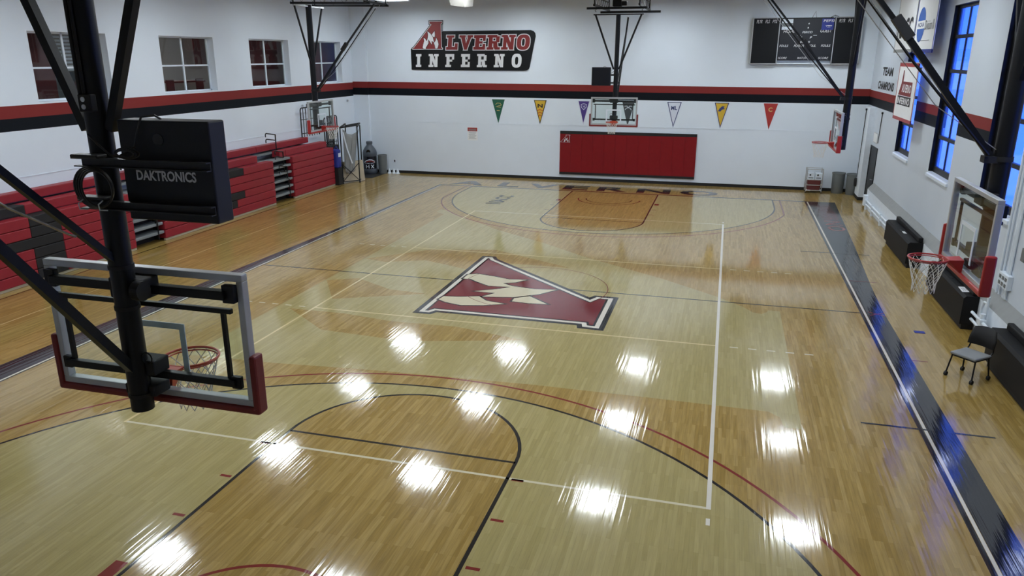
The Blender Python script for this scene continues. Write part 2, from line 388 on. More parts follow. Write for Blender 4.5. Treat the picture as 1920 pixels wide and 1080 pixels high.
struct(MB().box((XL - .3, YB - .3, 0), (XR + .25, YB, ZC)).build('wall_near', M['white']))
struct(MB().box((-12.52, YF - .02, .0), (XR, YF, .13)).box((XL, YF - .14, 0), (-12.52, YF - .12, .13)).build('baseboard_far', M['black_soft']))
struct(MB().box((XR - .02, -19.9, 0), (XR, DOOR[0], .12)).build('baseboard_right', M['black_soft']))
struct(MB().box((XL, -19.9, 0), (XL + .02, YF - .14, .12)).build('baseboard_left', M['black_soft']))
struct(MB().box((-12.52, YF - .012, 2.49), (XR, YF, 2.51)).build('trim_1', M['white']))
struct(MB().box((XL, -19.9, 2.49), (XL + .012, YF - .14, 2.515)).build('trim_2', M['white']))
# white boxed column and thicker wall foot on the right
struct(MB().box((9.62, 15.3, 0), (XR, 16.3, 3.6)).build('trim_3', M['white']))
struct(MB().box((9.60, 15.28, 0), (XR, 16.32, .12)).build('trim_4', M['black_soft']))
struct(MB().poly([(0, 0), (.19, 0), (.19, .72), (0, .95)], (XR, -19.9, 0), (-1, 0, 0), (0, 0, 1), 0).add([(XR, -19.9, 0), (XR - .19, -19.9, 0), (XR - .19, -19.9, .72), (XR, -19.9, .95), (XR, 13.7, 0), (XR - .19, 13.7, 0), (XR - .19, 13.7, .72), (XR, 13.7, .95)],
       [(0, 1, 5, 4), (1, 2, 6, 5), (7, 4, 5, 6)]).build('trim_5', M['white']))
struct(MB().add([(XR - .191, -19.9, .715), (XR, -19.9, .95), (XR, 13.7, .95), (XR - .191, 13.7, .715), (XR, -19.9, .70), (XR, 13.7, .70)], [(0, 1, 2, 3), (0, 3, 5, 4), (1, 4, 5, 2), (0, 4, 1), (3, 2, 5)]).build('trim_7', M['ledge']))

# windows, right: black steel frames, frosted panes, white sloping sills
for k, (a, b) in enumerate(RW):
    fx = XR + .10
    fr = MB(); w = .17
    fr.box((fx, a, RZ[0]), (fx + .06, a + w, RZ[1])).box((fx, b - w, RZ[0]), (fx + .06, b, RZ[1]))
    fr.box((fx, a + w, RZ[1] - .09), (fx + .06, b - w, RZ[1])).box((fx, a + w, RZ[0]), (fx + .06, b - w, RZ[0] + .16))
    zs = [2.60, 3.40, 4.27, 5.13, 6.0]
    for z in zs[1:]: fr.box((fx - .02, a + w, z - .045), (fx + .06, b - w, z + .045))
    c = (a + b) / 2; fr.box((fx + .01, c - .035, RZ[0] + .16), (fx + .05, c + .035, RZ[1] - .09))
    fr.box((XR + .002, b - .012, RZ[0]), (fx, b, RZ[1])).box((XR + .002, a, RZ[0]), (fx, a + .012, RZ[1])).box((XR + .002, a, RZ[1] - .012), (fx, b, RZ[1]))
    wf = struct(fr.build('window_%d' % (k + 1), M['black']))
    MB().box((fx + .025, a + w, RZ[0] + .16), (fx + .035, b - w, RZ[1] - .09)).build('pane', M['pane'], wf)
    MB().add([(XR - .05, a - .03, RZ[0] - .05), (XR - .05, b + .03, RZ[0] - .05), (fx, b, RZ[0] + .0), (fx, a, RZ[0] + .0), (XR - .05, a - .03, RZ[0] - .12), (XR - .05, b + .03, RZ[0] - .12), (fx, b, RZ[0] - .12), (fx, a, RZ[0] - .12)],
             [(0, 1, 2, 3), (4, 7, 6, 5), (0, 4, 5, 1), (1, 5, 6, 2), (2, 6, 7, 3), (3, 7, 4, 0)]).build('sill', M['white'], wf)
# windows, left: white muntins looking into the lounge
for k, (a, b) in enumerate(LW):
    x = XL - .27; fr = MB(); c = (a + b) / 2; zc = 5.22
    for p, q in (((a, LZ[0]), (b, LZ[0] + .05)), ((a, LZ[1] - .05), (b, LZ[1])), ((a, LZ[0]), (a + .06, LZ[1])), ((b - .06, LZ[0]), (b, LZ[1])), ((c - .03, LZ[0]), (c + .03, LZ[1])), ((a, zc - .025), (b, zc + .025))):
        fr.box((x - .03, p[0], p[1]), (x + .02, q[0], q[1]))
    wf = struct(fr.build('window_%d' % (k + 6), M['white']))
    MB().box((x - .008, a + .05, LZ[0] + .05), (x, b - .05, LZ[1] - .05)).build('pane', M['lpane'], wf)
# lounge behind the left windows
lx = -17.5
struct(MB().box((lx - .1, -9, 3.3), (lx, 18, 7.2)).build('wall_lounge', M['roomwall']))
struct(MB().box((lx, -9, 3.3), (XL - .3, 18, 3.5)).box((lx, -9, 7.0), (XL - .3, 18, 7.2)).box((lx, -9.1, 3.3), (XL - .3, -9, 7.2)).box((lx, 17.9, 3.3), (XL - .3, 18, 7.2)).build('trim_6', M['roomwall']))
for y0, y1, z0, z1, lab in [(-.45, .42, 3.5, 6.6, 'dark red panel behind the leftmost gym window'), (6.7, 7.5, 5.2, 6.6, 'dark red banner hanging behind the second window from the left'),
                            (9.9, 12.9, 3.5, 6.6, 'dark red partition behind the third window from the left'), (14.3, 17.4, 3.5, 6.6, 'dark red partition behind the window nearest the far corner')]:
    tag(MB().cbox((-14.26, y0, z0), (-14.2, y1, z1), .01).build('partition_panel', M['brown']), lab, 'panel')
t = thing('slatted_blind', 'pale slatted blind behind the leftmost gym window', 'blind', (-14.25, 1.7, 5.1))
for i in range(11): MB().box((-14.27, .5, 5.22 + i * .1), (-14.24, 2.9, 5.275 + i * .1)).build('slat', M['white'], t)
MB().box((-14.3, .46, 5.12), (-14.22, 2.95, 5.2)).build('bottom_rail', M['white'], t)
tag(MB().cbox((-14.5, .5, 3.5), (-14.3, 2.95, 5.1), .02).build('low_cabinet', M['grey']), 'grey low cabinet under the slatted blind in the lounge', 'cabinet')
t = thing('lounge_table', 'dark red table behind the second window from the left', 'table', (-14.8, 6.3, 3.5))
MB().cbox((-15.2, 5.6, 4.62), (-14.4, 7.4, 4.68), .01).build('tabletop', M['brown'], t)
for px in (-15.1, -14.5):
    for py in (5.75, 7.25): MB().cyl((px, py, 3.5), (px, py, 4.63), .03, 8).build('leg', M['steel'], t)
for i, (px, py) in enumerate([(-14.13, 5.35), (-14.1, 6.9)]):
    t = thing('lounge_chair', ('dark red chair at the near end of the lounge table', 'dark red chair beside the far end of the lounge table')[i], 'chair', (px, py, 3.5))
    MB().cbox((px - .2, py - .2, 4.25), (px + .2, py + .2, 4.32), .02).build('seat', M['brown'], t)
    MB().cbox((px - .22, py - .2, 4.3), (px - .17, py + .2, 4.75), .02).build('backrest', M['brown'], t)
    for a in (-.17, .17):
        for b_ in (-.17, .17): MB().cyl((px + a, py + b_, 3.5), (px + a, py + b_, 4.26), .015, 6).build('leg', M['steel'], t)
for i, y in enumerate((1.6, 7.8, 13.5)):
    t = thing('lounge_light', 'warm ceiling light in the lounge behind the %s' % ('leftmost window', 'second window from the left', 'far left windows')[i], 'light', (-15.6, y, 7.0))
    MB().cbox((-15.9, y - .6, 6.88), (-15.3, y + .6, 7.0), .01).build('housing', M['white'], t)
    MB().box((-15.86, y - .56, 6.86), (-15.34, y + .56, 6.885)).build('diffuser', M['roomlamp'], t)

# ================================================================ ceiling lights over the court
proto = None
for x in (-9.9, -4.5, 1.3, 7.2):
    for y in (14.45, 8.9, 3.1, -2.95, -8.7):
        if proto is None:
            proto = thing('ceiling_light', 'square white ceiling light hung in the grid above the court', 'light', (0, 0, 0), 'ceiling lights above the court')
            h = MB(); a, b = .62, .54
            h.box((-a, -b, .02), (-a + .03, b, .22)).box((a - .03, -b, .02), (a, b, .22)).box((-a, -b, .02), (a, -b + .03, .22)).box((-a, b - .03, .02), (a, b, .22)).box((-a, -b, .2), (a, b, .24))
            h.build('housing', M['white'], proto)
            MB().box((-a + .035, -b + .035, .10), (a - .035, b - .035, .13)).build('diffuser', M['lamp'], proto)
            for sx in (-.45, .45): MB().cyl((sx, 0, .23), (sx, 0, ZC - 7.78), .012, 6).build('hanger', M['steel'], proto)
            t = proto
        else: t = copy_tree(proto)
        t.location = (x, y, 7.78)
t = thing('ceiling_speaker', 'pale boxy loudspeaker hung under the ceiling above the wall sign', 'speaker', (-5.15, 9.6, 7.2))
MB().add([(-5.36, 9.2, 7.22), (-4.90, 9.35, 7.16), (-4.80, 10.0, 7.22), (-5.3, 9.9, 7.28), (-5.5, 9.0, 8.0), (-4.85, 9.1, 8.0), (-4.7, 10.0, 8.0), (-5.3, 10.1, 8.0)],
         [(3, 2, 1, 0), (4, 5, 6, 7), (0, 1, 5, 4), (1, 2, 6, 5), (2, 3, 7, 6), (3, 0, 4, 7)]).build('housing', M['speaker'], t)
for sx in (-5.2, -4.95): MB().cyl((sx, 9.55, 7.98), (sx, 9.55, ZC), .012, 6).build('hanger', M['steel'], t)

# ================================================================ paint on the floor (all parts of the floor)
Z1, Z2, Z3, Z4 = .0006, .0012, .0018, .0026
def fpaint(name, z, m, *polys):
    mb = MB()
    for p in polys: mb.poly(p, (0, 0, z))
    return mb.build(name, m, floor)
def fline(name, z, m, w, *paths, closed=False):
    mb = MB()
    for p in paths: strip(mb, p, w, (0, 0, z), closed=closed)
    return mb.build(name, m, floor)
for s in (-1, 1):
    by = 12.73 * s
    cyl_end = 14.30
    # pale wood inside the inner three-point arc
    pts = [(6.325, cyl_end * s)] + [(6.325 * cos(t), by - s * 6.325 * sin(t)) for t in [pi * i / 60 for i in range(61)]] + [(-6.325, cyl_end * s)]
    fpaint('pale_wood_stain', Z1, M['light'], pts)
    fline('three_point_line', Z3, M['paint_black'], .05, pts)
    aa = math.acos(6.60 / 6.75)
    pts2 = [(6.60, cyl_end * s)] + [(6.75 * cos(t), by - s * 6.75 * sin(t)) for t in [aa + (pi - 2 * aa) * i / 60 for i in range(61)]] + [(-6.60, cyl_end * s)]
    fline('outer_three_point_line', Z3, M['paint_red'], .05, pts2)
    # lane, natural wood inside
    key = [(1.805, cyl_end * s), (1.805, 8.54 * s)] + [(1.805 * cos(t), (8.54 * s) - s * 1.805 * sin(t)) for t in [pi * i / 30 for i in range(31)]] + [(-1.805, 8.54 * s), (-1.805, cyl_end * s)]
    fpaint('lane_wood', Z2, M['wood'], key)
    fline('lane_line', Z3, M['paint_black'], .052, key)
    fline('free_throw_line', Z3, M['paint_black'], .05, [(-1.8, 8.54 * s), (1.8, 8.54 * s)])
    fline('restricted_arc', Z3, M['paint_red'], .05, [(1.24 * cos(t), by - s * 1.24 * sin(t)) for t in [pi * i / 30 for i in range(31)]])
    fline('inner_restricted_arc', Z3, M['paint_black'], .04, [(.92 * cos(t), by - s * .92 * sin(t)) for t in [pi * i / 30 for i in range(31)]])
    tk = []
    for y in (8.99, 9.97, 10.945): tk += [rect(s1 * 1.865 - (.17 if s1 < 0 else 0), y * s - .026, s1 * 1.865 + (.17 if s1 > 0 else 0), y * s + .026) for s1 in (-1, 1)]
    tk += [rect(s1 * 1.865 - (.17 if s1 < 0 else 0), min(11.92 * s, 12.23 * s), s1 * 1.865 + (.17 if s1 > 0 else 0), max(11.92 * s, 12.23 * s)) for s1 in (-1, 1)]
    fpaint('lane_marks', Z3, M['paint_red'], *tk)
# end lines and sideline borders
fpaint('end_line', Z3, M['paint_black'], rect(-7.9, 14.28, 7.65, 14.42), rect(-7.9, -14.42, 7.65, -14.28))
fpaint('sideline_border', Z2, M['paint_black'], [(-8.62, -14.42), (-7.82, -14.42), (-7.82, 14.42), (-7.92, 14.42), (-7.98, 5.1), (-8.17, -.2), (-8.42, -7.7)], rect(-7.765, -14.4, -7.735, 14.4))
fpaint('sideline_white_edge', Z3, M['paint_white'], rect(-7.815, -14.4, -7.775, 14.3), rect(7.615, -14.4, 7.66, 14.3))
fpaint('right_sideline_border', Z2, M['paint_black'], [(7.665, -14.42), (8.055, -14.42), (8.055, .4), (8.14, 2.6), (8.36, 6.9), (8.67, 14.42), (7.665, 14.42)], rect(7.54, -14.4, 7.61, 14.3))
fline('side_boundary_line', Z3, M['paint_yellow'], .035, [(-10.4, -6.3), (-10.3, 5.4), (-10.25, 14.3)])
fline('bleacher_edge_line', Z3, M['paint_black'], .035, [(-11.98, -19), (-11.98, 13.2)])
# the large pale A stained into the wood
bigA = [(-5.8, 8.95), (-5.3, 8.55), (-2.81, 6.12), (-.84, 4.65), (.76, 3.23), (3.0, 1.62), (4.37, .43), (5.0, -.25), (5.22, -.62), (5.40, -.68), (5.53, -.5), (5.555, -.37), (5.81, -.375), (5.81, -6.34), (5.55, -6.34), (5.5, -6.0), (5.33, -5.83), (3.44, -5.82), (1.39, -5.84), (-1.56, -6.0), (-3.6, -6.2), (-5.8, -6.3)]
fpaint('pale_logo_stain', Z1, M['light'], bigA)
# natural wood showing between the flames of the large A
gaps = [[(-5.9, 8.5), (-5.35, 8.0), (-5.35, -6.3), (-5.9, -6.3)],
        [(-5.3, 1.4), (-3.9, 2.9), (-2.0, 3.4), (.5, 2.0), (-1.2, 2.0), (-2.2, 1.1), (-3.6, 1.7), (-4.6, 1.2)],
        [(-5.3, -.9), (-4.6, -.5), (-3.4, -1.2), (-2.4, -1.3), (-3.4, -1.8), (-4.4, -2.3)],
        [(-5.0, -3.2), (-3.6, -4.3), (-1.6, -4.45), (.7, -3.75), (-.9, -3.35), (-2.4, -3.4), (-3.6, -3.2)]]
fpaint('logo_stain_gap', Z2, M['wood'], *gaps)
# volleyball court
vb = [(-4.475, -8.975), (4.475, -8.975), (4.475, 8.975), (-4.475, 8.975)]
fline('volleyball_end_line', Z3, M['paint_cream'], .05, [(-4.5, -8.975), (4.5, -8.975)], [(-4.5, 8.975), (4.5, 8.975)])
fline('volleyball_sideline', Z4, M['paint_yellow'], .05, [(-4.475, -9.0), (-4.475, 9.0)])
fline('volleyball_sideline', Z4, M['paint_white'], .06, [(4.475, -9.0), (4.475, 9.0)])
fline('attack_line', Z3, M['paint_yellow'], .05, [(-4.45, 3), (4.45, 3)], [(-4.45, -3), (4.45, -3)])
ds = []
for yy in (3, -3):
    for sx in (-1, 1):
        for i in range(5): x0 = 4.72 + i * .35; ds.append(rect(min(sx * x0, sx * (x0 + .16)), yy - .025, max(sx * x0, sx * (x0 + .16)), yy + .025))
fpaint('attack_line_dashes', Z3, M['paint_cream'], *ds)
fpaint('service_mark', Z3, M['paint_white'], rect(4.45, -9.36, 4.5, -9.21), rect(4.45, 9.21, 4.5, 9.36))
fline('centre_line', Z3, M['paint_black'], .05, [(-7.72, 0), (7.58, 0)])
fline('coach_box_line', Z4, M['paint_black'], .05, [(6.72, -5.84), (8.6, -5.84)], [(6.72, 5.71), (8.6, 5.71)])
fline('bench_mark_line', Z4, M['paint_maroon'], .03, [(8.05, -2.78), (8.33, -2.78)], [(7.65, 2.72), (8.33, 2.72)])
fline('centre_cross_mark', Z4 + .001, M['paint_red'], .035, [(7.72, -.13), (8.06, .13)], [(7.72, .13), (8.06, -.13)])
# flaming A at mid court, letter up points to +x
a_logo((-2.17, 2.6, Z4), (0, -5.33, 0), (4.33, 0, 0), [M['paint_black'], M['paint_white'], M['paint_black']], floor, .115, .105, M['paint_cream'], names='court_logo', dark=False)
P0 = [(a * 5.33, b * 4.33) for a, b in A_OUT]
MB().poly(offset(P0, .27), (-2.17, 2.6, Z4 + .0026), (0, -1, 0), (1, 0, 0)).build('court_logo_red', M['paint_maroon'], floor)
mb = MB()
for f in FLAMES: strip(mb, [(a * 5.33, b * 4.33) for a, b in f], .10, (-2.17, 2.6, Z4 + .0029), (0, -1, 0), (1, 0, 0), closed=True)
mb.build('court_logo_flame_outline', M['paint_black'], floor)
fline('centre_circle', Z4 + .004, M['paint_maroon'], .018, [(1.83 * cos(i * pi / 40), 1.83 * sin(i * pi / 40)) for i in range(80)], closed=True)
# lettering
mb_x = -7.35
for ch, x0, x1 in [('A', -7.55, -5.95), ('L', -5.3, -4.35), ('V', -4.0, -2.65), ('E', -2.35, -1.25), ('R', -.85, .45), ('N', .85, 2.25), ('O', 2.65, 4.2)]:
    text(ch, 'floor_lettering', M['paint_black'], (x0, 14.62, Z4), (x1 - x0, 0, 0), (0, 1.15, 0), floor, bold=.035, lift=0)
text('INFERNO', 'floor_lettering', M['paint_red'], (7.86, 13.55, Z4), (0, -4.6, 0), (.56, 0, 0), floor, bold=.012, lift=0, space=1.1)
text('NACC', 'floor_lettering', M['paint_black'], (-3.95, 10.55, Z4), (.08, 1.95, 0), (-.62, 0, 0), floor, bold=.03, lift=0)

# ================================================================ basketball hoops
def board(t, f, pref=''):
    """glass board facing -y with its frame at y 0..0.09, local to the hoop"""
    MB().box((-.875, .018, 2.94), (.875, .030, 3.93)).build('backboard_glass', M['glass'], t)
    fr = MB()
    for a, b in (((-.915, 0, 3.915), (.915, .075, 3.97)), ((-.915, 0, 2.90), (.915, .075, 2.955)), ((-.915, 0, 2.955), (-.86, .075, 3.915)), ((.86, 0, 2.955), (.915, .075, 3.915))): fr.cbox(a, b, .006)
    fr.build('backboard_frame', M['alu'], t)
    sq = MB()
    for a, b in (((-.305, .010, 3.46), (.305, .017, 3.51)), ((-.305, .010, 3.05), (-.255, .017, 3.46)), ((.255, .010, 3.05), (.305, .017, 3.46))): sq.box(a, b)
    sq.build('target_square', M['white'] if not pref else M['white'], t)
    pd = MB().cbox((-.955, -.03, 2.84), (.955, .095, 2.905), .02).cbox((-.965, -.03, 2.84), (-.908, .095, 3.33), .02).cbox((.908, -.03, 2.84), (.965, .095, 3.33), .02)
    pd.build('edge_padding', f, t)
    for a, b in (((-.80, .085, 3.79), (.80, .16, 3.86)), ((-.82, .08, 3.67), (.82, .12, 3.71)), ((-.80, .08, 3.08), (.80, .14, 3.14))): MB().cbox(a, b, .006).build('mount_bar', M['black'], t)
    for s in (-1, 1):
        MB().box((s * .74 - .016, .08, 3.14), (s * .74 + .016, .11, 3.67)).build('mount_upright', M['black'], t)
        for a, b in (((s * .82 - .05, .075, 3.76), (s * .82 + .05, .13, 3.90)), ((s * .8 - .04, .075, 3.06), (s * .8 + .04, .12, 3.16))): MB().cbox(a, b, .006).build('corner_bracket', M['black'], t)
    for a, b in (((-.17, .06, 3.76), (.14, .24, 3.92)), ((-.16, .06, 3.14), (.14, .24, 3.26)), ((-.14, .06, 2.96), (.14, .24, 3.05))): MB().cbox(a, b, .012).build('mast_clamp', M['black_soft'], t)
    MB().cyl((-.16, .30, 3.86), (-.23, .30, 3.86), .075, 18).build('pulley', M['black_soft'], t)
def rim(t, m):
    r = MB(); n = 36
    r.tube([(.233 * cos(2 * pi * i / n), -.38 + .233 * sin(2 * pi * i / n), 3.05) for i in range(n)], .011, 8, True)
    r.tube([(.222 * cos(2 * pi * i / n), -.38 + .222 * sin(2 * pi * i / n), 3.028) for i in range(n)], .007, 6, True)
    r.build('rim', m, t, True)
    b = MB().add([(-.10, -.17, 3.055), (.10, -.17, 3.055), (.12, 0, 3.07), (-.12, 0, 3.07), (-.07, -.17, 3.01), (.07, -.17, 3.01), (.09, 0, 2.88), (-.09, 0, 2.88)], [(0, 1, 2, 3), (7, 6, 5, 4), (0, 4, 5, 1), (1, 5, 6, 2), (2, 6, 7, 3), (3, 7, 4, 0)])
    b.build('rim_bracket', m, t)
    nt = MB(); K = 12; H = .44
    def ring(k, a): 
        f = k / 6.0; rr = .226 - .085 * min(1, f * 1.35) - .006 * f; z = 3.04 - H * f
        return (rr * cos(a), -.38 + rr * sin(a), z)
    for i in range(K):
        for sg in (-1, 1):
            pts = []
            for k in range(25):
                f = k / 4.0; a = 2 * pi * (i + .5 * sg * (f % 2 if f % 2 <= 1 else 2 - f % 2)) / K
                pts.append(ring(f, a))
            nt.tube(pts, .0042, 4)
    nt.build('net', M['net'], t)
def ceiling_frame(t, front, back, z=7.16, w=1.25):
    fr = MB()
    fr.box((-w, .28, z + .08), (w * .85, .36, z + .16)).box((-w * .6, .52, z - .06), (w * 1.25, .60, z + .02))
    for x in (-.85, .85): fr.box((x - .035, front, z + .16), (x + .035, back, z + .24))
    for x in (-.85, .85):
        for y in (front + .1, back - .1): fr.cyl((x, y, z + .2), (x, y, ZC), .025, 8)
        n = 14; fr.tube([(x, front + (back - front) * i / n, z + (.24 if i % 2 else .5)) for i in range(n + 1)], .008, 5)
        fr.bar((x, front, z + .5), (x, back, z + .5), .04, .04)
    fr.cbox((-.25, .25, z + .17), (.1, .5, z + .42), .03).cbox((.05, .3, z + .2), (.3, .45, z + .36), .03).cyl((-.1, .2, z + .5), (-.1, .28, z + .5), .09, 14)
    fr.build('ceiling_frame', M['black'], t)
    for x in (-.9, .9): MB().tube([(x + .03 * sin(i * 2.2), .3, z + .1 - i * .03) for i in range(5)], .012, 6).build('hanger_link', M['black'], t)
def main_hoop(label):
    t = thing('basketball_hoop', label, 'basketball hoop')
    MB().cyl((0, .235, 2.85), (0, .235, 7.05), .086, 28).build('mast', M['black'], t, True)
    for z in (2.98, 3.70, 4.02): MB().cyl((0, .235, z - .015), (0, .235, z + .015), .093, 28).build('mast_collar', M['black_soft'], t, True)
    MB().box((-.96, .20, 7.02), (.96, .27, 7.06)).build('top_bar', M['black'], t)
    for s in (-1, 1): MB().bar((s * .10, .235, 5.02), (s * .88, .235, 7.03), .065, .065).build('strut', M['black'], t)
    MB().bar((0, .28, 3.20), (0, 3.25, 7.05), .06, .07).build('brace', M['black'], t)
    MB().bar((0, .25, 4.04), (0, 3.29, 6.98), .045, .05).build('brace', M['black'], t)
    MB().tube([(-.02, .62, 4.33), (-.02, .67, 4.355), (-.02, 1.10, 4.62), (-.04, 3.2, 6.4), (-.04, 3.25, 7.1)], .009, 5).build('hoist_cable', M['steel'], t)
    MB().cyl((.03, .325, 5.22), (.03, .325, 7.05), .016, 8).build('conduit', M['black_soft'], t); MB().cyl((-.01, .335, 5.26), (-.01, .335, 7.05), .012, 8).build('conduit', M['black_soft'], t)
    jb = MB().cbox((-.075, .30, 5.15), (.03, .36, 5.27), .008).build('junction_box', M['black_soft'], t)
    for z in (5.235, 5.185): MB().cyl((-.015, .36, z), (-.015, .365, z), .017, 14).build('socket', M['white'], jb)
    board(t, M['pad']); rim(t, M['orange']); ceiling_frame(t, -.4, 3.5)
    MB().tube([(-.13 - .045 * cos(i * pi / 8), .26 , 3.30 + .045 * sin(i * pi / 8)) for i in range(16)], .006, 5, True).build('pull_ring', M['black'], t)
    return t
hf = main_hoop('glass backboard hoop hung before the red wall mat at the far end'); hf.location = (-.02, 13.11, 0)
hn = copy_tree(hf); hn['label'] = 'large glass backboard hoop seen from behind at the near left'
hn.location = (.015, -13.10, 0); hn.rotation_euler = (0, 0, pi)
def side_hoop(label):
    t = thing('side_basketball_hoop', label, 'basketball hoop')
    MB().cyl((0, .24, 2.85), (0, .24, 7.25), .105, 24).build('mast', M['black'], t, True)
    for z in (3.75, 4.33): MB().cyl((0, .24, z - .03), (0, .24, z + .03), .115, 24).build('mast_collar', M['black_soft'], t, True)
    MB().box((-.08, .02, 4.28), (.08, .2, 4.36)).build('brace_bracket', M['black_soft'], t)
    MB().box((-1.05, .20, 7.18), (1.05, .26, 7.22)).build('top_bar', M['alu'], t)
    for s in (-1, 1): MB().bar((s * .08, .24, 5.25), (s * .95, .24, 7.18), .05, .05).build('strut', M['black'], t)
    b = MB().bar((0, .13, 4.32), (0, -1.0, 5.72), .075, .075).bar((0, -1.0, 5.72), (0, -2.4, 7.35), .055, .055)
    b.build('brace', M['black'], t)
    MB().bar((0, -.98, 5.72), (0, -1.17, 5.96), .13, .11).build('brace_lock', M['black_soft'], t)
    MB().tube([(.1, .05, 4.38), (.1, -.9, 5.42), (.1, -2.3, 7.1)], .018, 6).build('brace_rod', M['black'], t)
    MB().tube([(.03, .2, 4.4), (.03, -.6, 4.95), (.03, -2.5, 7.2)], .006, 4).build('hoist_cable', M['steel'], t)
    board(t, M['rim_red']); rim(t, M['rim_red'])
    z = 7.28; fr = MB()
    for x in (-.75, .75):
        fr.bar((x, .5, z), (x, -2.5, z - .06), .07, .07).bar((x, .5, z + .35), (x, -2.5, z + .3), .04, .04)
        fr.tube([(x, .5 - 3.0 * i / 14, z + (.33 if i % 2 else .02)) for i in range(15)], .008, 5)
        for y in (.4, -2.4): fr.cyl((x, y, z), (x, y, ZC), .025, 8)
    fr.box((-.9, -.03, z + .33), (.9, .05, z + .40)).box((-.9, -2.4, z - .05), (.9, -2.33, z + .02))
    fr.build('ceiling_frame', M['black'], t)
    return t
sh = side_hoop('side hoop with bright white framed glass at the near right'); sh.location = (7.30, -7.25, 0); sh.rotation_euler = (0, 0, -pi / 2)
s2 = copy_tree(sh); s2['label'] = 'side hoop facing left beside the far right corner'; s2.location = (7.43, 7.1, 0)
s3 = copy_tree(sh); s3['label'] = 'side hoop hanging over the far end of the red bleachers'; s3.location = (-10.05, 8.05, 0); s3.rotation_euler = (0, 0, pi / 2)

# shot clocks on the two main masts
def shot_clock(label):
    t = thing('shot_clock', label, 'shot clock')
    MB().cbox((-.94, .11, 4.40), (-.20, .29, 5.10), .012).build('housing', M['charcoal'], t)
    MB().box((-.92, .104, 4.42), (-.22, .112, 5.08)).build('screen', M['black_gloss'], t)
    for z in (4.83, 4.53):
        r = MB()
        for dz in (0, .055): r.box((-.96, .335, z + dz - .055), (.15 if dz else .13, .385, z + dz - .047))
        r.box((-.96, .335, z - .055), (.10, .341, z)).box((-.92, .29, z - .05), (-.78, .336, z - .01)).box((-.34, .29, z - .05), (-.26, .336, z - .01))
        r.build('mount_rail', M['cable'], t)
    for z in (4.84, 4.545): MB().cbox((-.11, .32, z), (.12, .42, z + .025), .008).build('mast_bracket', M['cable'], t)
    text('DAKTRONICS', 'maker_lettering', M['ltext'], (-.31, .291, 4.685), (-.49, 0, -.0), (0, 0, .072), t, bold=.03, lift=.002)
    v = MB()
    for x, z in ((-.53, 4.97), ): v.cyl((x, .289, z), (x, .296, z), .042, 16)
    v.build('vent', M['black_gloss'], t)
    cb = MB()
    cb.tube([(-.50, .20, 5.10), (-.48, .24, 5.13), (-.42, .30, 5.12), (-.38, .32, 5.0), (-.36, .33, 4.92), (-.28, .40, 4.86)], .008, 6)
    cb.tube([(-.02, .37, 5.0), (-.12, .39, 4.93), (-.22, .41, 4.87), (-.3, .42, 4.86)], .008, 6)
    for k in range(3): cb.tube([(-.36 + (.10 - .015 * k) * cos(i * pi / 8), .41 + .01 * k, 4.885 + (.035 - .006 * k) * sin(i * pi / 8)) for i in range(16)], .006, 5, True)
    cb.build('signal_cable', M['cable'], t)
    return t
kf = shot_clock('black shot clock screen on the far hoop mast above the stripe'); kf.location = hf.location
kn = copy_tree(kf); kn['label'] = 'black shot clock seen from behind on the near hoop mast'; kn.location = hn.location; kn.rotation_euler = (0, 0, pi)
t = thing('cable_coil', 'coil of black cable tied to the near shot clock rails', 'cable', (0, -13.53, 4.5))
for k in range(4):
    MB().tube([(.04 + .022 * k + (.165 - .012 * k) * cos(i * pi / 16), -13.50 - .014 * k, 4.635 + (.145 - .006 * k) * sin(i * pi / 16)) for i in range(32)], .0085, 6, True).build('cable_loop', M['cable'], t, True)
for x in (-.05, .12): MB().tube([(x, -13.49, 4.475), (x, -13.56, 4.49), (x, -13.565, 4.53), (x, -13.52, 4.55)], .005, 5).build('cable_tie', M['white'], t)

# ================================================================ bleachers along the left wall
BX = -12.28; BH = (1.70 - .08) / 6
def band(k): return .08 + k * BH, .08 + (k + 1) * BH - .012
def bleacher(label, y0, y1, mid, top, blacks, midblack=()):
    t = thing('bleacher', label, 'bleachers', (-12.8, (y0 + y1) / 2, 0))
    for k in range(6):
        a, b = band(k)
        cuts = sorted([(p, q) for p, q, ks in blacks if k in ks]); y = y0
        for p, q in cuts:
            if p > y: MB().cbox((BX - .32, y, a), (BX, p - .006, b), .018).build('seat_row', M['red'], t)
            tag(MB().cbox((BX - .32, max(p, y0), a), (BX, q - .006, b), .018).build('black_seat_panel', M['black_soft'], t), 'black lettering panel'); y = q
        if y < y1: MB().cbox((BX - .32, y, a), (BX, y1, b), .018).build('seat_row', M['red'], t)
    for p, q in mid: MB().cbox((BX - .62, p, 1.70), (BX - .28, q, 1.95), .02).build('seat_row', M['red'], t)
    for p, q in midblack: tag(MB().cbox((BX - .62, p, 1.70), (BX - .28, q, 1.95), .02).build('black_seat_panel', M['black_soft'], t), 'black lettering panel')
    MB().cbox((-13.28, top[0], 1.97), (-12.98, top[1], 2.20), .02).build('seat_row', M['red'], t)
    MB().box((-13.28, y0, 1.62), (BX - .33, y1, 1.69)).box((-13.28, top[0], 1.84), (BX - .60, top[1], 1.90)).build('deck', M['deck'], t)
    MB().box((-13.28, y0 + .02, .0), (BX - .33, y1 - .02, 1.62)).build('understructure', M['black_soft'], t)
    MB().box((BX - .1, y0, .01), (BX - .02, y1, .075)).build('skirt_board', M['tan'], t)
    return t
bleacher('red folded bleacher bank nearest the far corner, without black panels', 9.45, 12.87, [(9.45, 12.8)], (9.45, 12.0), [])
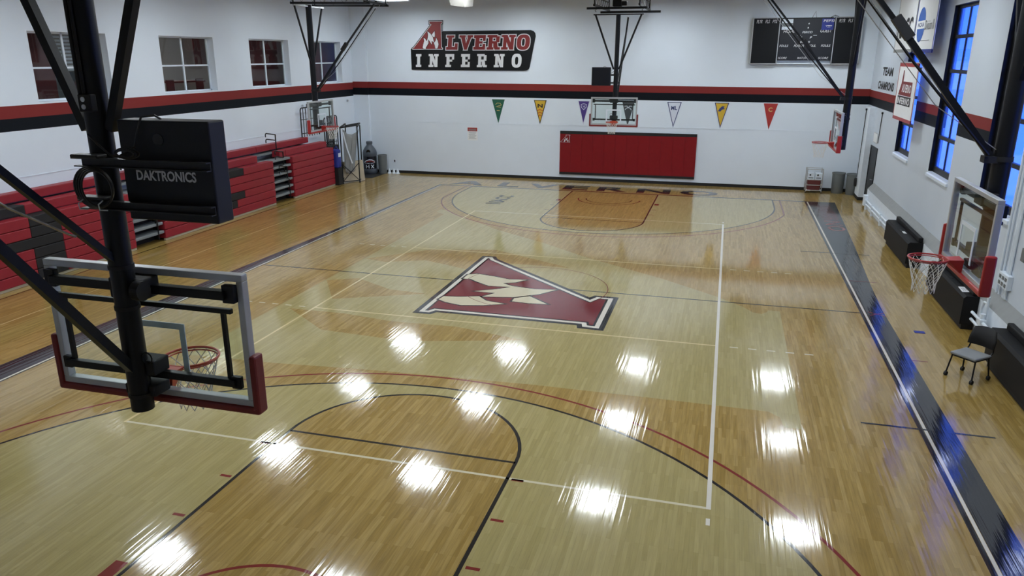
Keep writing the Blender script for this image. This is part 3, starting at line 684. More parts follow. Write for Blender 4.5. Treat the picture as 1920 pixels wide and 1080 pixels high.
bleacher('middle red bleacher bank with black blocks, behind the near shot clock', 1.72, 8.05, [(5.05, 7.45), (1.75, 4.0)], (1.72, 8.05),
         [(5.19, 6.12, (5,)), (4.1, 5.0, (5, 4, 3)), (5.19, 6.08, (2,)), (4.1, 5.0, (2,)), (4.1, 5.58, (1,))], [(4.0, 5.05)])
bleacher('near red bleacher bank with a black letter, behind the near hoop', -10.5, .44, [(-2.85, .3), (-6.4, -5.0)], (-10.5, .44),
         [(-3.05, -2.1, (0, 1, 2, 4, 5)), (-6.5, -2.1, (3,)), (-6.5, -5.4, (0, 1, 2, 4, 5))], [(-5.0, -2.85)])
def handrail(t, x, y, z0, z1, d=.62):
    m_ = MB()
    for zz in (z1, z1 - .22):
        pts = [(x, y, zz), (x, y - .02, zz + .03)] if False else [(x, y, zz)] + [(x, y - d * i / 4, zz + .10 * i / 4) for i in range(1, 5)] + [(x, y - d - .05, zz + .085), (x, y - d - .07, zz + .03), (x, y - d - .065, zz - .04)]
        m_.tube(pts, .022, 8)
    m_.tube([(x, y, z0), (x, y, z1 + .005)], .024, 8)
    m_.cyl((x, y, z0), (x, y, z0 + .02), .05, 12)
    m_.build('handrail', M['black'], t)
for lab, y0, y1 in (('grey stepped aisle between the two farther bleacher banks', 8.07, 9.43), ('grey stepped aisle behind the near hoop mast', .46, 1.70)):
    t = thing('bleacher_aisle', lab, 'steps', (-12.8, (y0 + y1) / 2, 0))
    for k in range(6):
        z = band(k)[1]
        MB().cbox((-12.75, y0, z - .085), (BX - .03 - .012 * k, y1, z), .012).build('step', M['deck'], t)
    MB().box((-13.27, y0, 0), (-12.72, y1, 1.6)).build('understructure', M['black_soft'], t)
    MB().box((-13.27, y0, 1.60), (-12.66, y1, 1.64)).box((-13.27, y0, 1.84), (BX - .60, y1, 1.90)).build('deck', M['deck'], t)
    MB().cbox((-13.28, y0, 1.97), (-12.98, y1, 2.20), .02).build('seat_row', M['red'], t)
    if y0 > 5: MB().cbox((BX - .62, 8.97, 1.70), (BX - .28, y1, 1.95), .02).build('seat_row', M['red'], t)
    yc = y0 + (y1 - y0) * .62
    handrail(t, -12.84, yc + .33, 1.9, 2.56); handrail(t, -12.42, yc + .1, 1.0, 1.92, .5); handrail(t, -12.36, yc + .2, .55, 1.34, .5)
    MB().tube([(-12.3, yc + .2, .1), (-12.3, yc + .2, .86), (-12.3, yc + .0, .92)], .02, 8).build('handrail', M['black'], t)
# things stored at the far bleacher end
tag(MB().cbox((-13.25, 12.92, 0), (-12.45, 13.76, 1.72), .02).build('storage_cabinet', M['black_soft']), 'black cabinet at the far end of the bleachers', 'cabinet')
def guard_rail(label, x, y0, y1, z0, z1, n):
    t = thing('guard_rail', label, 'railing', (x, (y0 + y1) / 2, z0))
    r = .12; pts = [(x, y0, z0)] + [(x, y0 + r - r * cos(a), z1 - r + r * sin(a)) for a in (0, pi / 6, pi / 3, pi / 2)] + [(x, y1 - r + r * sin(a), z1 - r + r * cos(a)) for a in (0, pi / 6, pi / 3, pi / 2)] + [(x, y1, z0)]
    MB().tube(pts, .026, 8).build('frame', M['black'], t)
    for i in range(1, n): y = y0 + (y1 - y0) * i / n; MB().cyl((x, y, z0), (x, y, z1), .016, 6).build('baluster', M['black'], t)
    MB().cyl((x, y0, z0 + .15), (x, y1, z0 + .15), .018, 6).cyl((x, y0, z0 + (z1 - z0) * .6), (x, y1, z0 + (z1 - z0) * .6), .014, 6).build('cross_rail', M['black'], t)
guard_rail('tall black guard rail standing on the bleacher end by the wall', -13.12, 11.75, 13.25, 2.2, 3.42, 7)
guard_rail('lower black guard rail on the black cabinet', -12.7, 12.95, 13.72, 1.72, 2.93, 5)
guard_rail('black guard rail leaning by the far end wall, right of the cabinet', -13.05, 13.8, 14.8, 0.02, 2.92, 6)
t = thing('practice_net', 'black framed practice net draped with grey cloth by the bleacher end', 'net', (-11.85, 13.8, 0))
fr = MB(); ax, ay, bx, by_, cx, cy, dx, dy = -12.15, 13.35, -11.62, 13.95, -12.35, 14.25, -11.9, 14.8
for x, y in ((ax, ay), (bx, by_), (cx, cy), (dx, dy)): fr.cyl((x, y, .03), (x, y, 2.5), .028, 8)
for p, q in (((ax, ay), (bx, by_)), ((cx, cy), (dx, dy)), ((ax, ay), (cx, cy)), ((bx, by_), (dx, dy))): fr.cyl((*p, 2.5), (*q, 2.58), .04, 8); fr.cyl((*p, .10), (*q, .10), .02, 8)
for p, q in (((ax, ay), (bx, by_)), ((ax, ay), (cx, cy))): fr.cyl((*p, .1), (*q, .9), .016, 6); fr.cyl((*p, .9), (*q, .1), .016, 6)
fr.build('frame', M['black'], t)
for x, y in ((ax, ay), (bx, by_), (cx, cy), (dx, dy)): MB().lathe([(.035, 0), (.045, .03), (.03, .06)], (x, y, 0), 12).build('caster', M['black_soft'], t)
cl = MB(); nx, nz = 14, 10
for i in range(nx + 1):
    for k in range(nz + 1):
        f = i / nx; g = k / nz; wv = .07 * sin(f * 17) * (.4 + g)
        cl.v.append((ax + (bx - ax) * f * (1 - .45 * g) + wv * .5 + .06, ay + (by_ - ay) * f * (1 - .45 * g) + wv + .12, 2.42 - 1.75 * g - .25 * sin(pi * f)))
cl.f = [(i * (nz + 1) + k, (i + 1) * (nz + 1) + k, (i + 1) * (nz + 1) + k + 1, i * (nz + 1) + k + 1) for i in range(nx) for k in range(nz)]; cl.m = [0] * len(cl.f)
o = cl.build('cloth', M['fabric'], t, True); sm = o.modifiers.new('cloth_thickness', 'SOLIDIFY'); sm.thickness = .015
MB().tube([(ax + .1, ay + .05, 2.3), (ax + .2, ay + .2, 1.5), (ax + .35, ay + .3, .9)], .035, 8).build('strap', M['white'], t)
tag(MB().add([(-12.24, 13.33, .02), (-11.62, 14.5, .02), (-11.75, 14.6, .95), (-12.34, 13.43, .95), (-12.27, 13.33, .02), (-11.65, 14.52, .02), (-11.78, 14.62, .95), (-12.37, 13.45, .95)], [(0, 1, 2, 3), (7, 6, 5, 4), (0, 4, 5, 1), (1, 5, 6, 2), (2, 6, 7, 3), (3, 7, 4, 0)]).build('tan_board', M['tan']), 'tan board leaning low inside the practice net frame', 'board')
t = thing('ball_bag', 'blue bag with a white label standing between the bleacher end and the practice net', 'bag', (-12.27, 13.12, .75))
MB().cbox((-12.43, 12.93, .755), (-12.12, 13.28, 1.58), .08).build('body', M['blue'], t)
MB().box((-12.12, 12.98, 1.25), (-12.115, 13.22, 1.42)).build('tag_label', M['white'], t)
MB().tube([(-12.38, 13.1, 1.56), (-12.27, 13.1, 1.72), (-12.17, 13.1, 1.56)], .02, 6).build('strap', M['blue'], t)
tag(MB().cbox((-12.43, 12.91, 0), (-12.12, 13.29, .75), .02).build('equipment_crate', M['black_soft']), 'black crate on the floor under the blue bag', 'crate')
tag(MB().cbox((-13.2, 15.3, .001), (-11.65, 17.05, .014), .004).build('floor_mat', M['black_soft']), 'black rubber floor mat in the far left corner', 'mat')

# drink bottle display, bin and cones in the corner
t = thing('bottle_display', 'man-high grey drink bottle display in the far left corner', 'bottle', (-12.38, 16.70, .014))
c0 = (-12.38, 16.70, .014)
MB().lathe([(.30, 0), (.345, .06), (.345, .22), (.33, .26), (.33, .86), (.345, .9), (.345, 1.0), (.32, 1.12), (.23, 1.26), (.145, 1.36), (.13, 1.42), (.13, 1.43)], c0, 32).build('body', M['bottle'], t, True)
MB().lathe([(.150, 1.43), (.155, 1.45), (.155, 1.53), (.14, 1.55)], c0, 24).build('cap', M['bottle'], t, True)
lb = MB(); n = 24
for i in range(n):
    a0, a1 = -pi * .95 + pi * .9 * i / n, -pi * .95 + pi * .9 * (i + 1) / n
    lb.add([(c0[0] + .338 * cos(a), c0[1] + .338 * sin(a), z) for a, z in ((a0, .26), (a1, .26), (a1, .86), (a0, .86))], [(0, 1, 2, 3)])
lb.build('drink_label', M['black_gloss'], t)
def on_bottle(pts, r=.342):
    return [(c0[0] + r * cos(-pi / 2 + .42 + a / r), c0[1] + r * sin(-pi / 2 + .42 + a / r), c0[2] + z) for a, z in pts]
sw = MB(); sw.tube(on_bottle([(-.3, .56), (-.2, .64), (-.05, .69), (.1, .68), (.25, .60)]), .022, 6).tube(on_bottle([(-.28, .52), (-.1, .52), (.1, .52), (.26, .55)]), .012, 6)
sw.build('label_swoosh', M['white'], t); MB().tube(on_bottle([(-.2, .58), (-.05, .62), (.1, .62), (.2, .57)]), .03, 6).build('label_swoosh', M['pad'], t)
mx_ = MB(); mx_.tube(on_bottle([(-.2, .28), (-.2, .45), (-.13, .34), (-.06, .45), (-.06, .28)]), .018, 6).tube(on_bottle([(.05, .45), (.18, .28)]), .018, 6).tube(on_bottle([(.05, .28), (.18, .45)]), .018, 6)
mx_.build('label_lettering', M['white'], t)
a = -pi / 2 + .25; MB().cyl((c0[0] + .30 * cos(a), c0[1] + .30 * sin(a), 1.10), (c0[0] + .335 * cos(a), c0[1] + .335 * sin(a), 1.09), .10, 20).build('round_emblem', M['black_gloss'], t)
def bin_(label, x, y, r, h):
    t = thing('trash_bin', label, 'trash bin', (x, y, 0))
    MB().lathe([(r * .86, 0), (r * .9, .02), (r, h - .06), (r * 1.0, h - .05)], (x, y, .0), 28).build('body', M['grey'], t, True)
    MB().lathe([(r * 1.0, h - .06), (r * 1.06, h - .05), (r * 1.06, h), (r * .96, h), (r * .95, h - .04)], (x, y, 0), 28).build('rim', M['grey'], t, True)
    return t
bin_('grey trash bin beside the drink bottle display', -11.79, 16.86, .215, .92).location.z = 0
bin_('left grey trash bin of the pair in the far right corner', 9.02, 16.88, .255, .86)
bin_('right grey trash bin next to the boxed column', 9.36 + .0, 16.62, .0 + .235, .86) if False else bin_('right grey trash bin next to the boxed column', 9.54, 16.6, .25, .86)
pr = None
for lab, x in (('small white cone nearest the grey bin by the far wall', -11.50), ('middle one of three small white cones by the far wall', -11.27), ('small white cone farthest right by the far wall', -11.06)):
    t = thing('marker_cone', lab, 'cone', (x, 16.98, 0), 'white cones by the far wall')
    MB().lathe([(.10, 0), (.105, .012), (.095, .03), (.06, .07)], (x, 16.98, 0), 20).build('base', M['white'], t, True)
    MB().lathe([(.05, .06), (.065, .10), (.06, .13), (.03, .18), (.012, .24)], (x, 16.98, 0), 20).build('body', M['white'], t, True)

# ================================================================ far wall
yw = YF
U, V = (1, 0, 0), (0, 0, 1)
# name sign
t = thing('wall_sign', 'large red, black and white ALVERNO INFERNO sign on the far wall', 'sign', (-7.2, yw - .03, 5.8))
sb = [(-10.24, 5.84), (-10.23, 4.91), (-4.75, 4.88), (-4.62, 4.90), (-4.52, 4.96), (-4.48, 5.06), (-4.22, 6.36), (-4.24, 6.50), (-4.32, 6.59), (-4.45, 6.63), (-8.6, 6.62), (-9.4, 6.2)]
MB().poly(sb, (0, yw - .04, 0), U, V, .04).build('backing_board', M['black'], t)
o = (-10.17, yw - .05, 5.795)
a_logo((-10.18, yw - .042, 5.78), (1.58, 0, 0), (0, 0, 1.31), [M['black'], M['ltext'], M['pad']], t, .032, .024, M['ltext'], lift=.004, names='flaming_letter')
for i, (g, m) in enumerate(((.035, M['ltext']), (0, M['pad']))):
    slab_word('name_letter' if i else 'name_letter_outline', m, t, 'LVERNO', (-8.50, yw - .043 - .004 * i, 5.80), (4.02, 0, 0), (0, 0, .63), .05, g, .09)
slab_word('team_letter', M['ltext'], t, 'INFERNO', (-10.05, yw - .045, 5.03), (5.2, 0, 0), (0, 0, .58), .62, 0, .05)
# scoreboard
t = thing('scoreboard', 'black three-panel scoreboard high on the far wall', 'scoreboard', (7.1, yw - .12, 6.1))
def panel(x0, x1, name):
    MB().cbox((x0, yw - .16, 5.19), (x1, yw, 7.02), .01).build(name, M['black'], t)
    f = MB(); f.box((x0, yw - .175, 5.19), (x1, yw - .155, 5.225)).box((x0, yw - .175, 6.985), (x1, yw - .155, 7.02)).box((x0, yw - .175, 5.19), (x0 + .035, yw - .155, 7.02)).box((x1 - .035, yw - .175, 5.19), (x1, yw - .155, 7.02))
    f.build('panel_frame', M['alu'], t)
panel(5.02, 6.09, 'player_panel'); panel(8.17, 9.22, 'player_panel')
MB().cbox((6.1, yw - .13, 5.34), (8.16, yw, 6.98), .01).build('centre_panel', M['charcoal'], t)
MB().box((6.09, yw - .13, 5.20), (8.17, yw, 5.24)).build('bottom_rail', M['white'], t)
MB().cbox((6.15, yw - .15, 6.97), (8.1, yw - .02, 7.0), .01).build('top_rail', M['black'], t)
yt = yw - .134
for s_, x, z, w_, h_ in [('HOME', 6.24, 6.42, .43, .11), ('GUEST', 7.64, 6.43, .43, .11), ('PERIOD', 6.97, 6.40, .38, .08), ('BONUS', 6.92, 6.02, .37, .08), ('FOULS', 6.14, 5.87, .33, .09), ('PLAYER', 6.70, 5.87, .39, .09), ('FOUL', 7.26, 5.87, .28, .09), ('FOULS', 7.74, 5.87, .34, .09),
                     ('SCORE', 6.12, 5.40, .34, .08), ('MATCH', 6.88, 5.40, .34, .08), ('SCORE', 7.68, 5.40, .37, .08), ('P', 6.90, 6.19, .07, .09), ('P', 7.28, 6.19, .07, .09), (':', 7.15, 6.58, .05, .22)]:
    text(s_, 'scoreboard_lettering', M['ltext'], (x, yt, z), (w_, 0, 0), (.02, 0, h_), t, bold=.008)
for x in (5.0, 8.15):
    for s_, dx, w_ in (('PLYR', .16, .22), ('FLS', .50, .16), ('PTS', .78, .17)): text(s_, 'scoreboard_lettering', M['ltext'], (x + dx, yw - .162, 6.80), (w_, 0, 0), (.02, 0, .13), t, bold=.008)
MB().box((6.16, yw - .137, 6.54), (6.58, yw - .13, 6.95)).build('sponsor_card', M['white'], t)
MB().box((6.16, yw - .14, 6.66), (6.58, yw - .137, 6.80)).build('sponsor_card_band', M['grey'], t)
MB().box((7.68, yw - .137, 6.52), (8.13, yw - .13, 6.95)).build('drink_card', M['blue'], t)
text('PEPSI', 'drink_lettering', M['ltext'], (7.73, yw - .139, 6.82), (.40, 0, 0), (.02, 0, .10), t, bold=.01)
MB().poly([(.12 * cos(i * pi / 12), .08 * sin(i * pi / 12)) for i in range(-12, 1)], (7.95, yw - .14, 6.70), U, V).build('drink_emblem', M['ltext'], t)
MB().poly([(-.11, -.01), (0, -.045), (.11, -.02), (.08, -.055), (0, -.07), (-.08, -.055)], (7.95, yw - .142, 6.70), U, V).build('drink_emblem_wave', M['blue'], t)
MB().box((6.78, yt, 6.31), (6.92, yt - .003, 6.325)).box((7.40, yt, 6.31), (7.54, yt - .003, 6.325)).build('possession_marks', M['ltext'], t)
MB().tube([(7.3, yw - .03, 7.0), (7.42, yw - .02, 7.25), (7.46, yw - .02, 7.0)], .008, 5).tube([(8.0, yw - .1, 7.0), (8.15, yw - .08, 7.08), (8.3, yw - .1, 7.02)], .012, 5).build('cable', M['black_soft'], t)
# wall mat
t = thing('wall_mat', 'long red padded wall mat with black edges behind the far hoop', 'wall mat', (.05, yw - .04, 1.25))
n = 12
for i in range(n):
    x0 = -3.0 + 6.12 * i / n; MB().cbox((x0 + .0005, yw - .075, .38), (x0 + 6.12 / n - .0005, yw - .004, 2.13), .006).build('pad_panel', M['mat_red'], t)
MB().box((-3.0, yw - .08, 2.125), (3.12, yw - .003, 2.25)).build('top_trim', M['black_soft'], t)
MB().box((-3.0, yw - .08, .28), (3.12, yw - .003, .385)).build('bottom_trim', M['black_soft'], t)
MB().box((-3.025, yw - .08, .28), (-3.0, yw - .003, 2.25)).build('side_trim', M['white'], t)
a_logo((-2.97, yw - .078, 1.74), (.44, 0, 0), (0, 0, .34), [M['ltext'], M['mat_red'], M['mat_red']], t, .012, .01, M['ltext'], lift=.002, dark=False, names='corner_emblem')
# pennants
def pennant(label, x, w_, col, border, emblem, zt=3.61, zb=2.52):
    t = thing('pennant', label, 'pennant', (x, yw - .02, zt), 'conference pennants in a row on the far wall')
    P = [(x - w_ / 2, zt), (x + w_ / 2, zt), (x, zb)]
    y = yw - .012
    if border:
        MB().poly(P, (0, y, 0), U, V, .01).build('edging', border, t)
        MB().poly(offset(P, .035), (0, y - .002, 0), U, V).build('field', col, t)
    else: MB().poly(P, (0, y, 0), U, V, .01).build('field', col, t)
    MB().box((x - w_ / 2 - .01, y - .006, zt - .005), (x + w_ / 2 + .01, y, zt + .03)).build('hem', M['white'], t)
    emblem(t, x, y - .005, zt - .26)
PC = {k: mat(k, c, .7) for k, c in dict(pen_green=(.01, .10, .06), pen_yellow=(.62, .40, .03), pen_purple=(.06, .03, .20), pen_grey=(.045, .048, .055), pen_white=(.66, .70, .80), pen_red=(.40, .03, .025), pen_navy=(.03, .045, .16), pen_gold=(.60, .45, .16)).items()}
def em_swirl(m):
    def f(t, x, y, z):
        b = MB(); strip(b, [(x - .14, z + .02), (x - .05, z + .09), (x + .1, z + .08), (x + .15, z), (x + .02, z - .03), (x - .1, z - .08), (x + .12, z - .1)], .02, (0, y, 0), U, V); b.build('emblem', m, t)
        b = MB(); strip(b, [(x - .07, z - .25), (x + .07, z - .25)], .03, (0, y, 0), U, V); b.build('emblem', m, t)
    return f
def em_text(s_, m, m2=None, w_=.24, h_=.17):
    def f(t, x, y, z):
        text(s_, 'emblem_lettering', m, (x - w_ / 2, y, z - h_ / 2), (w_, 0, 0), (0, 0, h_), t, bold=.03)
        if m2:
            b = MB()
            for k in range(3): strip(b, [(x - .13 + .03 * k, z - .22 - .12 * k), (x - .02, z - .17 - .12 * k), (x + .13 - .03 * k, z - .22 - .12 * k)], .035, (0, y, 0), U, V)
            b.build('emblem', m2, t)
    return f
def em_shield(m):
    def f(t, x, y, z):
        b = MB(); strip(b, [(x - .12, z + .09), (x, z + .12), (x + .12, z + .09), (x + .11, z - .03), (x, z - .14), (x - .11, z - .03)], .022, (0, y, 0), U, V, closed=True)
        strip(b, [(x - .05, z + .04), (x + .02, z - .04), (x + .06, z + .05)], .02, (0, y, 0), U, V); b.build('emblem', m, t)
    return f
def em_wings(m):
    def f(t, x, y, z):
        b = MB()
        for s in (-1, 1): strip(b, [(x, z - .04), (x + s * .06, z + .05), (x + s * .17, z + .04)], .03, (0, y, 0), U, V); strip(b, [(x, z), (x + s * .1, z - .06), (x + s * .14, z - .12)], .03, (0, y, 0), U, V)
        b.build('emblem', m, t)
    return f
def em_blob(m):
    def f(t, x, y, z):
        b = MB(); b.poly([(x - .14, z - .10), (x - .08, z + .02), (x + .02, z + .11), (x + .14, z + .10), (x + .08, z + .04), (x + .16, z), (x + .02, z - .04), (x - .04, z - .12)], (0, y, 0), U, V)
        b.build('emblem', m, t)
    return f
PEN = [('green pennant, leftmost on the far wall', -5.97, .62, 'pen_green', None, em_swirl(PC['pen_gold'])),
       ('yellow pennant with a black N and orange swirls', -3.97, .60, 'pen_yellow', M['black_soft'], em_text('N', M['black_soft'], M['orange'])),
       ('purple pennant just left of the far hoop', -1.95, .57, 'pen_purple', PC['pen_gold'] if False else PC['pen_white'], em_shield(PC['pen_white'])),
       ('dark grey pennant seen through the far backboard', .05, .56, 'pen_grey', None, em_wings(PC['pen_white'])),
       ('white pennant with a dark M, right of the far hoop', 2.05, .62, 'pen_white', PC['pen_navy'], em_text('ML', PC['pen_navy'], None, .26, .17)),
       ('gold pennant with a dark emblem, second from the right', 4.05, .60, 'pen_yellow', PC['pen_navy'], em_blob(PC['pen_navy'])),
       ('red pennant, rightmost on the far wall', 6.05, .58, 'pen_red', None, em_text('C', PC['pen_gold'], None, .16, .18))]
for p in PEN: pennant(p[0], p[1], p[2], PC[p[3]], *p[4:])
# safety notice, outlet
t = thing('safety_notice', 'white notice with a red heading on the far wall', 'notice', (-7.25, yw - .01, 2.0))
MB().box((-7.5, yw - .012, 1.70), (-7.0, yw - .002, 2.30)).build('board', M['paper'], t)
MB().box((-7.49, yw - .014, 2.12), (-7.01, yw - .011, 2.29)).build('heading_band', M['rim_red'], t)
text('NOTICE', 'heading_lettering', M['ltext'], (-7.42, yw - .015, 2.17), (.34, 0, 0), (0, 0, .07), t, bold=.01) if False else None
b = MB()
for k in range(7): b.box((-7.44 + .02 * (k % 2), yw - .0135, 2.07 - .05 * k), (-7.06 - .03 * (k % 3), yw - .012, 2.085 - .05 * k))
for k in range(2): b.box((-7.44, yw - .0165, 2.16 + .05 * k), (-7.07, yw - .014, 2.19 + .05 * k))
b.build('printed_lines', M['fabric'], t)
t = thing('wall_outlet', 'black power outlet low on the far wall by the cones', 'outlet', (-11.3, yw - .01, .58))
MB().cbox((-11.36, yw - .015, .49), (-11.24, yw - .002, .68), .004).build('cover_plate', M['white'], t); MB().cbox((-11.33, yw - .03, .53), (-11.28, yw - .015, .64), .004).build('socket', M['black'], t)
for lab, y in (('small sensor on the left wall left of the bleacher-end hoop', 12.2), ('small sensor on the left wall by the corner', 16.4)):
    t = thing('wall_sensor', lab, 'sensor', (XL + .03, y, 3.5))
    MB().lathe([(.04, 0), (.05, .02), (.04, .07), (.01, .09)], (XL + .05, y, 3.45), 14).build('housing', M['alu'], t, True); MB().box((XL, y - .03, 3.47), (XL + .03, y + .03, 3.53)).build('bracket', M['white'], t)

# ball cart with boxes
t = thing('equipment_cart', 'grey wire cart standing at the right end of the far wall', 'cart', (8.05, 16.75, 0))
f = MB()
for x in (7.74, 8.36):
    for y in (16.5, 17.0): f.cyl((x, y, .06), (x, y, 1.02), .018, 8)
for z in (.12, .34, .56, 1.0):
    for y in (16.5, 17.0): f.cyl((7.74, y, z), (8.36, y, z), .014, 6)
    for x in (7.74, 8.36): f.cyl((x, 16.5, z), (x, 17.0, z), .014, 6)
f.build('frame', M['steel'], t)
for z in (.12, .34, .56):
    s_ = MB()
    for i in range(7): s_.cyl((7.74, 16.5 + .083 * i, z), (8.36, 16.5 + .083 * i, z), .006, 5)
    s_.build('wire_shelf', M['steel'], t)
for x in (7.74, 8.36):
    for y in (16.5, 17.0): MB().cyl((x - .012, y, .03), (x + .012, y, .03), .03, 12).build('caster', M['black_soft'], t)
tag(MB().cbox((7.80, 16.54, .13), (8.30, 16.96, .32), .02).build('storage_bin', M['brown']), 'dark red bin on the bottom shelf of the wire cart', 'bin')
tag(MB().cbox((7.80, 16.54, .352), (8.30, 16.96, .54), .02).build('storage_bin', M['brown']), 'dark red bin on the middle shelf of the wire cart', 'bin')
for lab, x in (('white box left of its twin on top of the wire cart', 7.77), ('white box right of its twin on top of the wire cart', 8.07)):
    t = thing('control_box', lab, 'box', (x, 16.7, .57))
    MB().cbox((x, 16.54, .572), (x + .27, 16.9, .83), .01).build('case', M['white'], t)
    MB().cyl((x + .1, 16.54, .76), (x + .1, 16.52, .76), .035, 14).build('knob', M['black_soft'], t); MB().box((x + .04, 16.536, .62), (x + .23, 16.541, .66)).build('label_strip', M['grey'], t)

# ================================================================ right wall
d_ = struct(MB().cbox((XR - .012, DOOR[0] + .002, .005), (XR + .06, DOOR[1] - .002, 2.118), .004).build('door_1', M['black']))
MB().cyl((XR - .01, DOOR[0] + .12, 1.0), (XR - .07, DOOR[0] + .12, 1.0), .02, 8).cyl((XR - .07, DOOR[0] + .12, 1.0), (XR - .07, DOOR[0] + .26, 1.0), .015, 8).build('door_handle', M['steel'], d_)
tr = MB(); tr.box((XR - .03, DOOR[0] - .09, 0), (XR + .02, DOOR[0], 2.2)).box((XR - .03, DOOR[1], 0), (XR + .02, DOOR[1] + .08, 2.2)).box((XR - .03, DOOR[0], 2.12), (XR + .02, DOOR[1], 2.2)); tr.build('door_trim', M['black'], d_)
t = thing('paper_notice', 'small framed notice above the dark door on the right wall', 'notice', (XR - .01, 14.6, 2.5))
MB().box((XR - .02, 14.2, 2.34), (XR, 15.0, 2.72)).build('frame', M['alu'], t); MB().box((XR - .023, 14.24, 2.37), (XR - .02, 14.96, 2.69)).build('sheet', M['paper'], t)
for lab, y, z0, coil in (('pull rope with a black coil nearest the far wall', 17.0, 1.15, True), ('pull rope with a black coil beside the dark door', 15.95, .62, True), ('short pull rope ending above the dark door', 13.85, 2.2, False)):
    xw = 9.62 if 15.3 < y < 16.3 else XR
    t = thing('pull_rope', lab, 'rope', (xw - .03, y, 3.5))
    MB().tube([(xw - .03, y, 3.48), (xw - .035, y + .01, (3.5 + z0) / 2), (xw - .04, y, z0 + .2)], .012, 6).tube([(xw - .03, y - .08, 3.48), (xw - .035, y - .03, (3.5 + z0) / 2), (xw - .04, y, z0 + .2)], .009, 6).build('cord', M['black_soft'], t)
    MB().cyl((xw, y, 3.5), (xw - .06, y, 3.5), .04, 10).build('cleat', M['black'], t)
    if coil:
        b = MB()
        for k in range(4): b.tube([(xw - .045 - .018 * k, y + (.085 + .006 * k) * sin(i * pi / 10), z0 + (.17 - .005 * k) * cos(i * pi / 10)) for i in range(20)], .016, 6, True)
        b.build('coil', M['black_soft'], t)
# radiator pipes along the wall foot
t = thing('heating_pipe', 'pair of white heating pipes along the right wall foot', 'pipe', (9.6, 10.7, .3))
for z in (.2, .34):
    MB().cyl((9.60, 7.75, z), (9.60, 13.3, z), .03, 10).build('tube', M['white'], t)
for y in (8.5, 10.2, 11.9, 13.2): MB().box((9.56, y, .0), (9.64, y + .04, .40)).build('bracket', M['white'], t)
tag(MB().cbox((9.52, 13.3, .12), (9.66, 13.55, .52), .015).build('valve_box', M['white']), 'white valve box where the heating pipes start near the door', 'box')
# heater cabinets
def cabinet(label, x0, y0, y1, h):
    t = thing('heater_cabinet', label, 'heater cabinet', ((x0 + XR) / 2, (y0 + y1) / 2, 0))
    xb = XR - .195
    MB().add([(x0, y0, .13), (x0, y1, .13), (x0, y1, h - .05), (x0, y0, h - .05), (x0 + .05, y1, h), (x0 + .05, y0, h), (xb, y1, h), (xb, y0, h), (xb, y1, .13), (xb, y0, .13)],
             [(0, 3, 2, 1), (3, 5, 4, 2), (5, 7, 6, 4), (7, 9, 8, 6), (9, 0, 1, 8), (0, 9, 7, 5, 3), (1, 2, 4, 6, 8)]).build('casing', M['cabinet'], t)
    MB().cbox((xb - .12, y0 + .04, h), (xb - .005, y1 - .04, h + .13), .025).build('top_rail', M['cabinet'], t)
    MB().cbox((x0 + .09, (y0 + y1) / 2 - .09, h), (x0 + .14, (y0 + y1) / 2 + .09, h + .006), .002).build('access_lid', M['black'], t)
    MB().box((x0 + .06, y0 + .06, .0), (xb - .02, y1 - .06, .13)).build('plinth', M['black_soft'], t)
    return t
cabinet('black heater cabinet farthest along the right wall', 9.28, 4.45, 7.6, .72)
cabinet('middle black heater cabinet with papers on top, behind the near right hoop', 9.36, -.62, 2.4, .74)
cabinet('nearest black heater cabinet, right behind the chair', 9.28, -6.4, -2.62, .74)
t = thing('tape_label', 'white label on the farthest heater cabinet', 'label', (9.42, 5.9, .72)); MB().box((9.39, 5.62, .7205), (9.47, 5.90, .7225)).build('card', M['paper'], t)
t = thing('paper_sheet', 'white printed papers lying on the middle heater cabinet', 'paper', (9.5, -.2, .745))
MB().add([(9.40, -.30, .743), (9.42, .10, .743), (9.62, .12, .743), (9.62, -.28, .743), (9.40, -.30, .748), (9.42, .10, .748), (9.62, .12, .748), (9.62, -.28, .748)], [(3, 2, 1, 0), (4, 5, 6, 7), (0, 1, 5, 4), (1, 2, 6, 5), (2, 3, 7, 6), (3, 0, 4, 7)]).build('sheet', M['paper'], t)
b = MB()
for k in range(4): b.box((9.45 + .035 * k, -.22, .7481), (9.462 + .035 * k, .0 + .02 * (k % 2), .7486))
b.build('printed_lines', M['fabric'], t)
t = thing('pipe_valve', 'white pipes and valves between the middle and nearest heater cabinets', 'pipe', (9.55, -1.5, .0))
b = MB(); b.cyl((9.52, -.75, .45), (9.52, -2.5, .45), .03, 10).cyl((9.52, -.75, .30), (9.52, -2.5, .30), .03, 10).cyl((9.60, -1.3, .1), (9.60, -1.3, .95), .028, 10).tube([(9.60, -1.0, .1), (9.6, -1.0, .6), (9.6, -1.1, .78), (9.6, -1.3, .8)], .025, 8)
b.build('tube', M['white'], t); MB().cbox((9.46, -1.5, .38), (9.58, -1.32, .52), .02).cyl((9.52, -1.41, .5), (9.52, -1.41, .62), .05, 12).build('valve', M['white'], t); MB().cbox((9.46, -1.95, .24), (9.58, -1.75, .37), .02).build('valve', M['white'], t)
t = thing('conduit_run', 'white wall conduits dropping to a junction box above the chair', 'conduit', (XR - .03, -1.3, 1.5))
for y in (-.93, -1.10, -1.33, -1.40, -1.47): MB().cyl((XR - .03, y, .97 if y < -1.0 else .96), (XR - .03, y, 6.9), .022, 8).build('tube', M['white'], t)
MB().cbox((XR - .10, -1.62, 1.18), (XR, -1.12, 1.46), .01).build('junction_box', M['white'], t)
for i in range(2):
    for k in range(3): MB().cbox((XR - .11, -1.58 + .16 * k, 1.22 + .12 * i), (XR - .10, -1.48 + .16 * k, 1.29 + .12 * i), .003).build('switch', M['grey'], t)
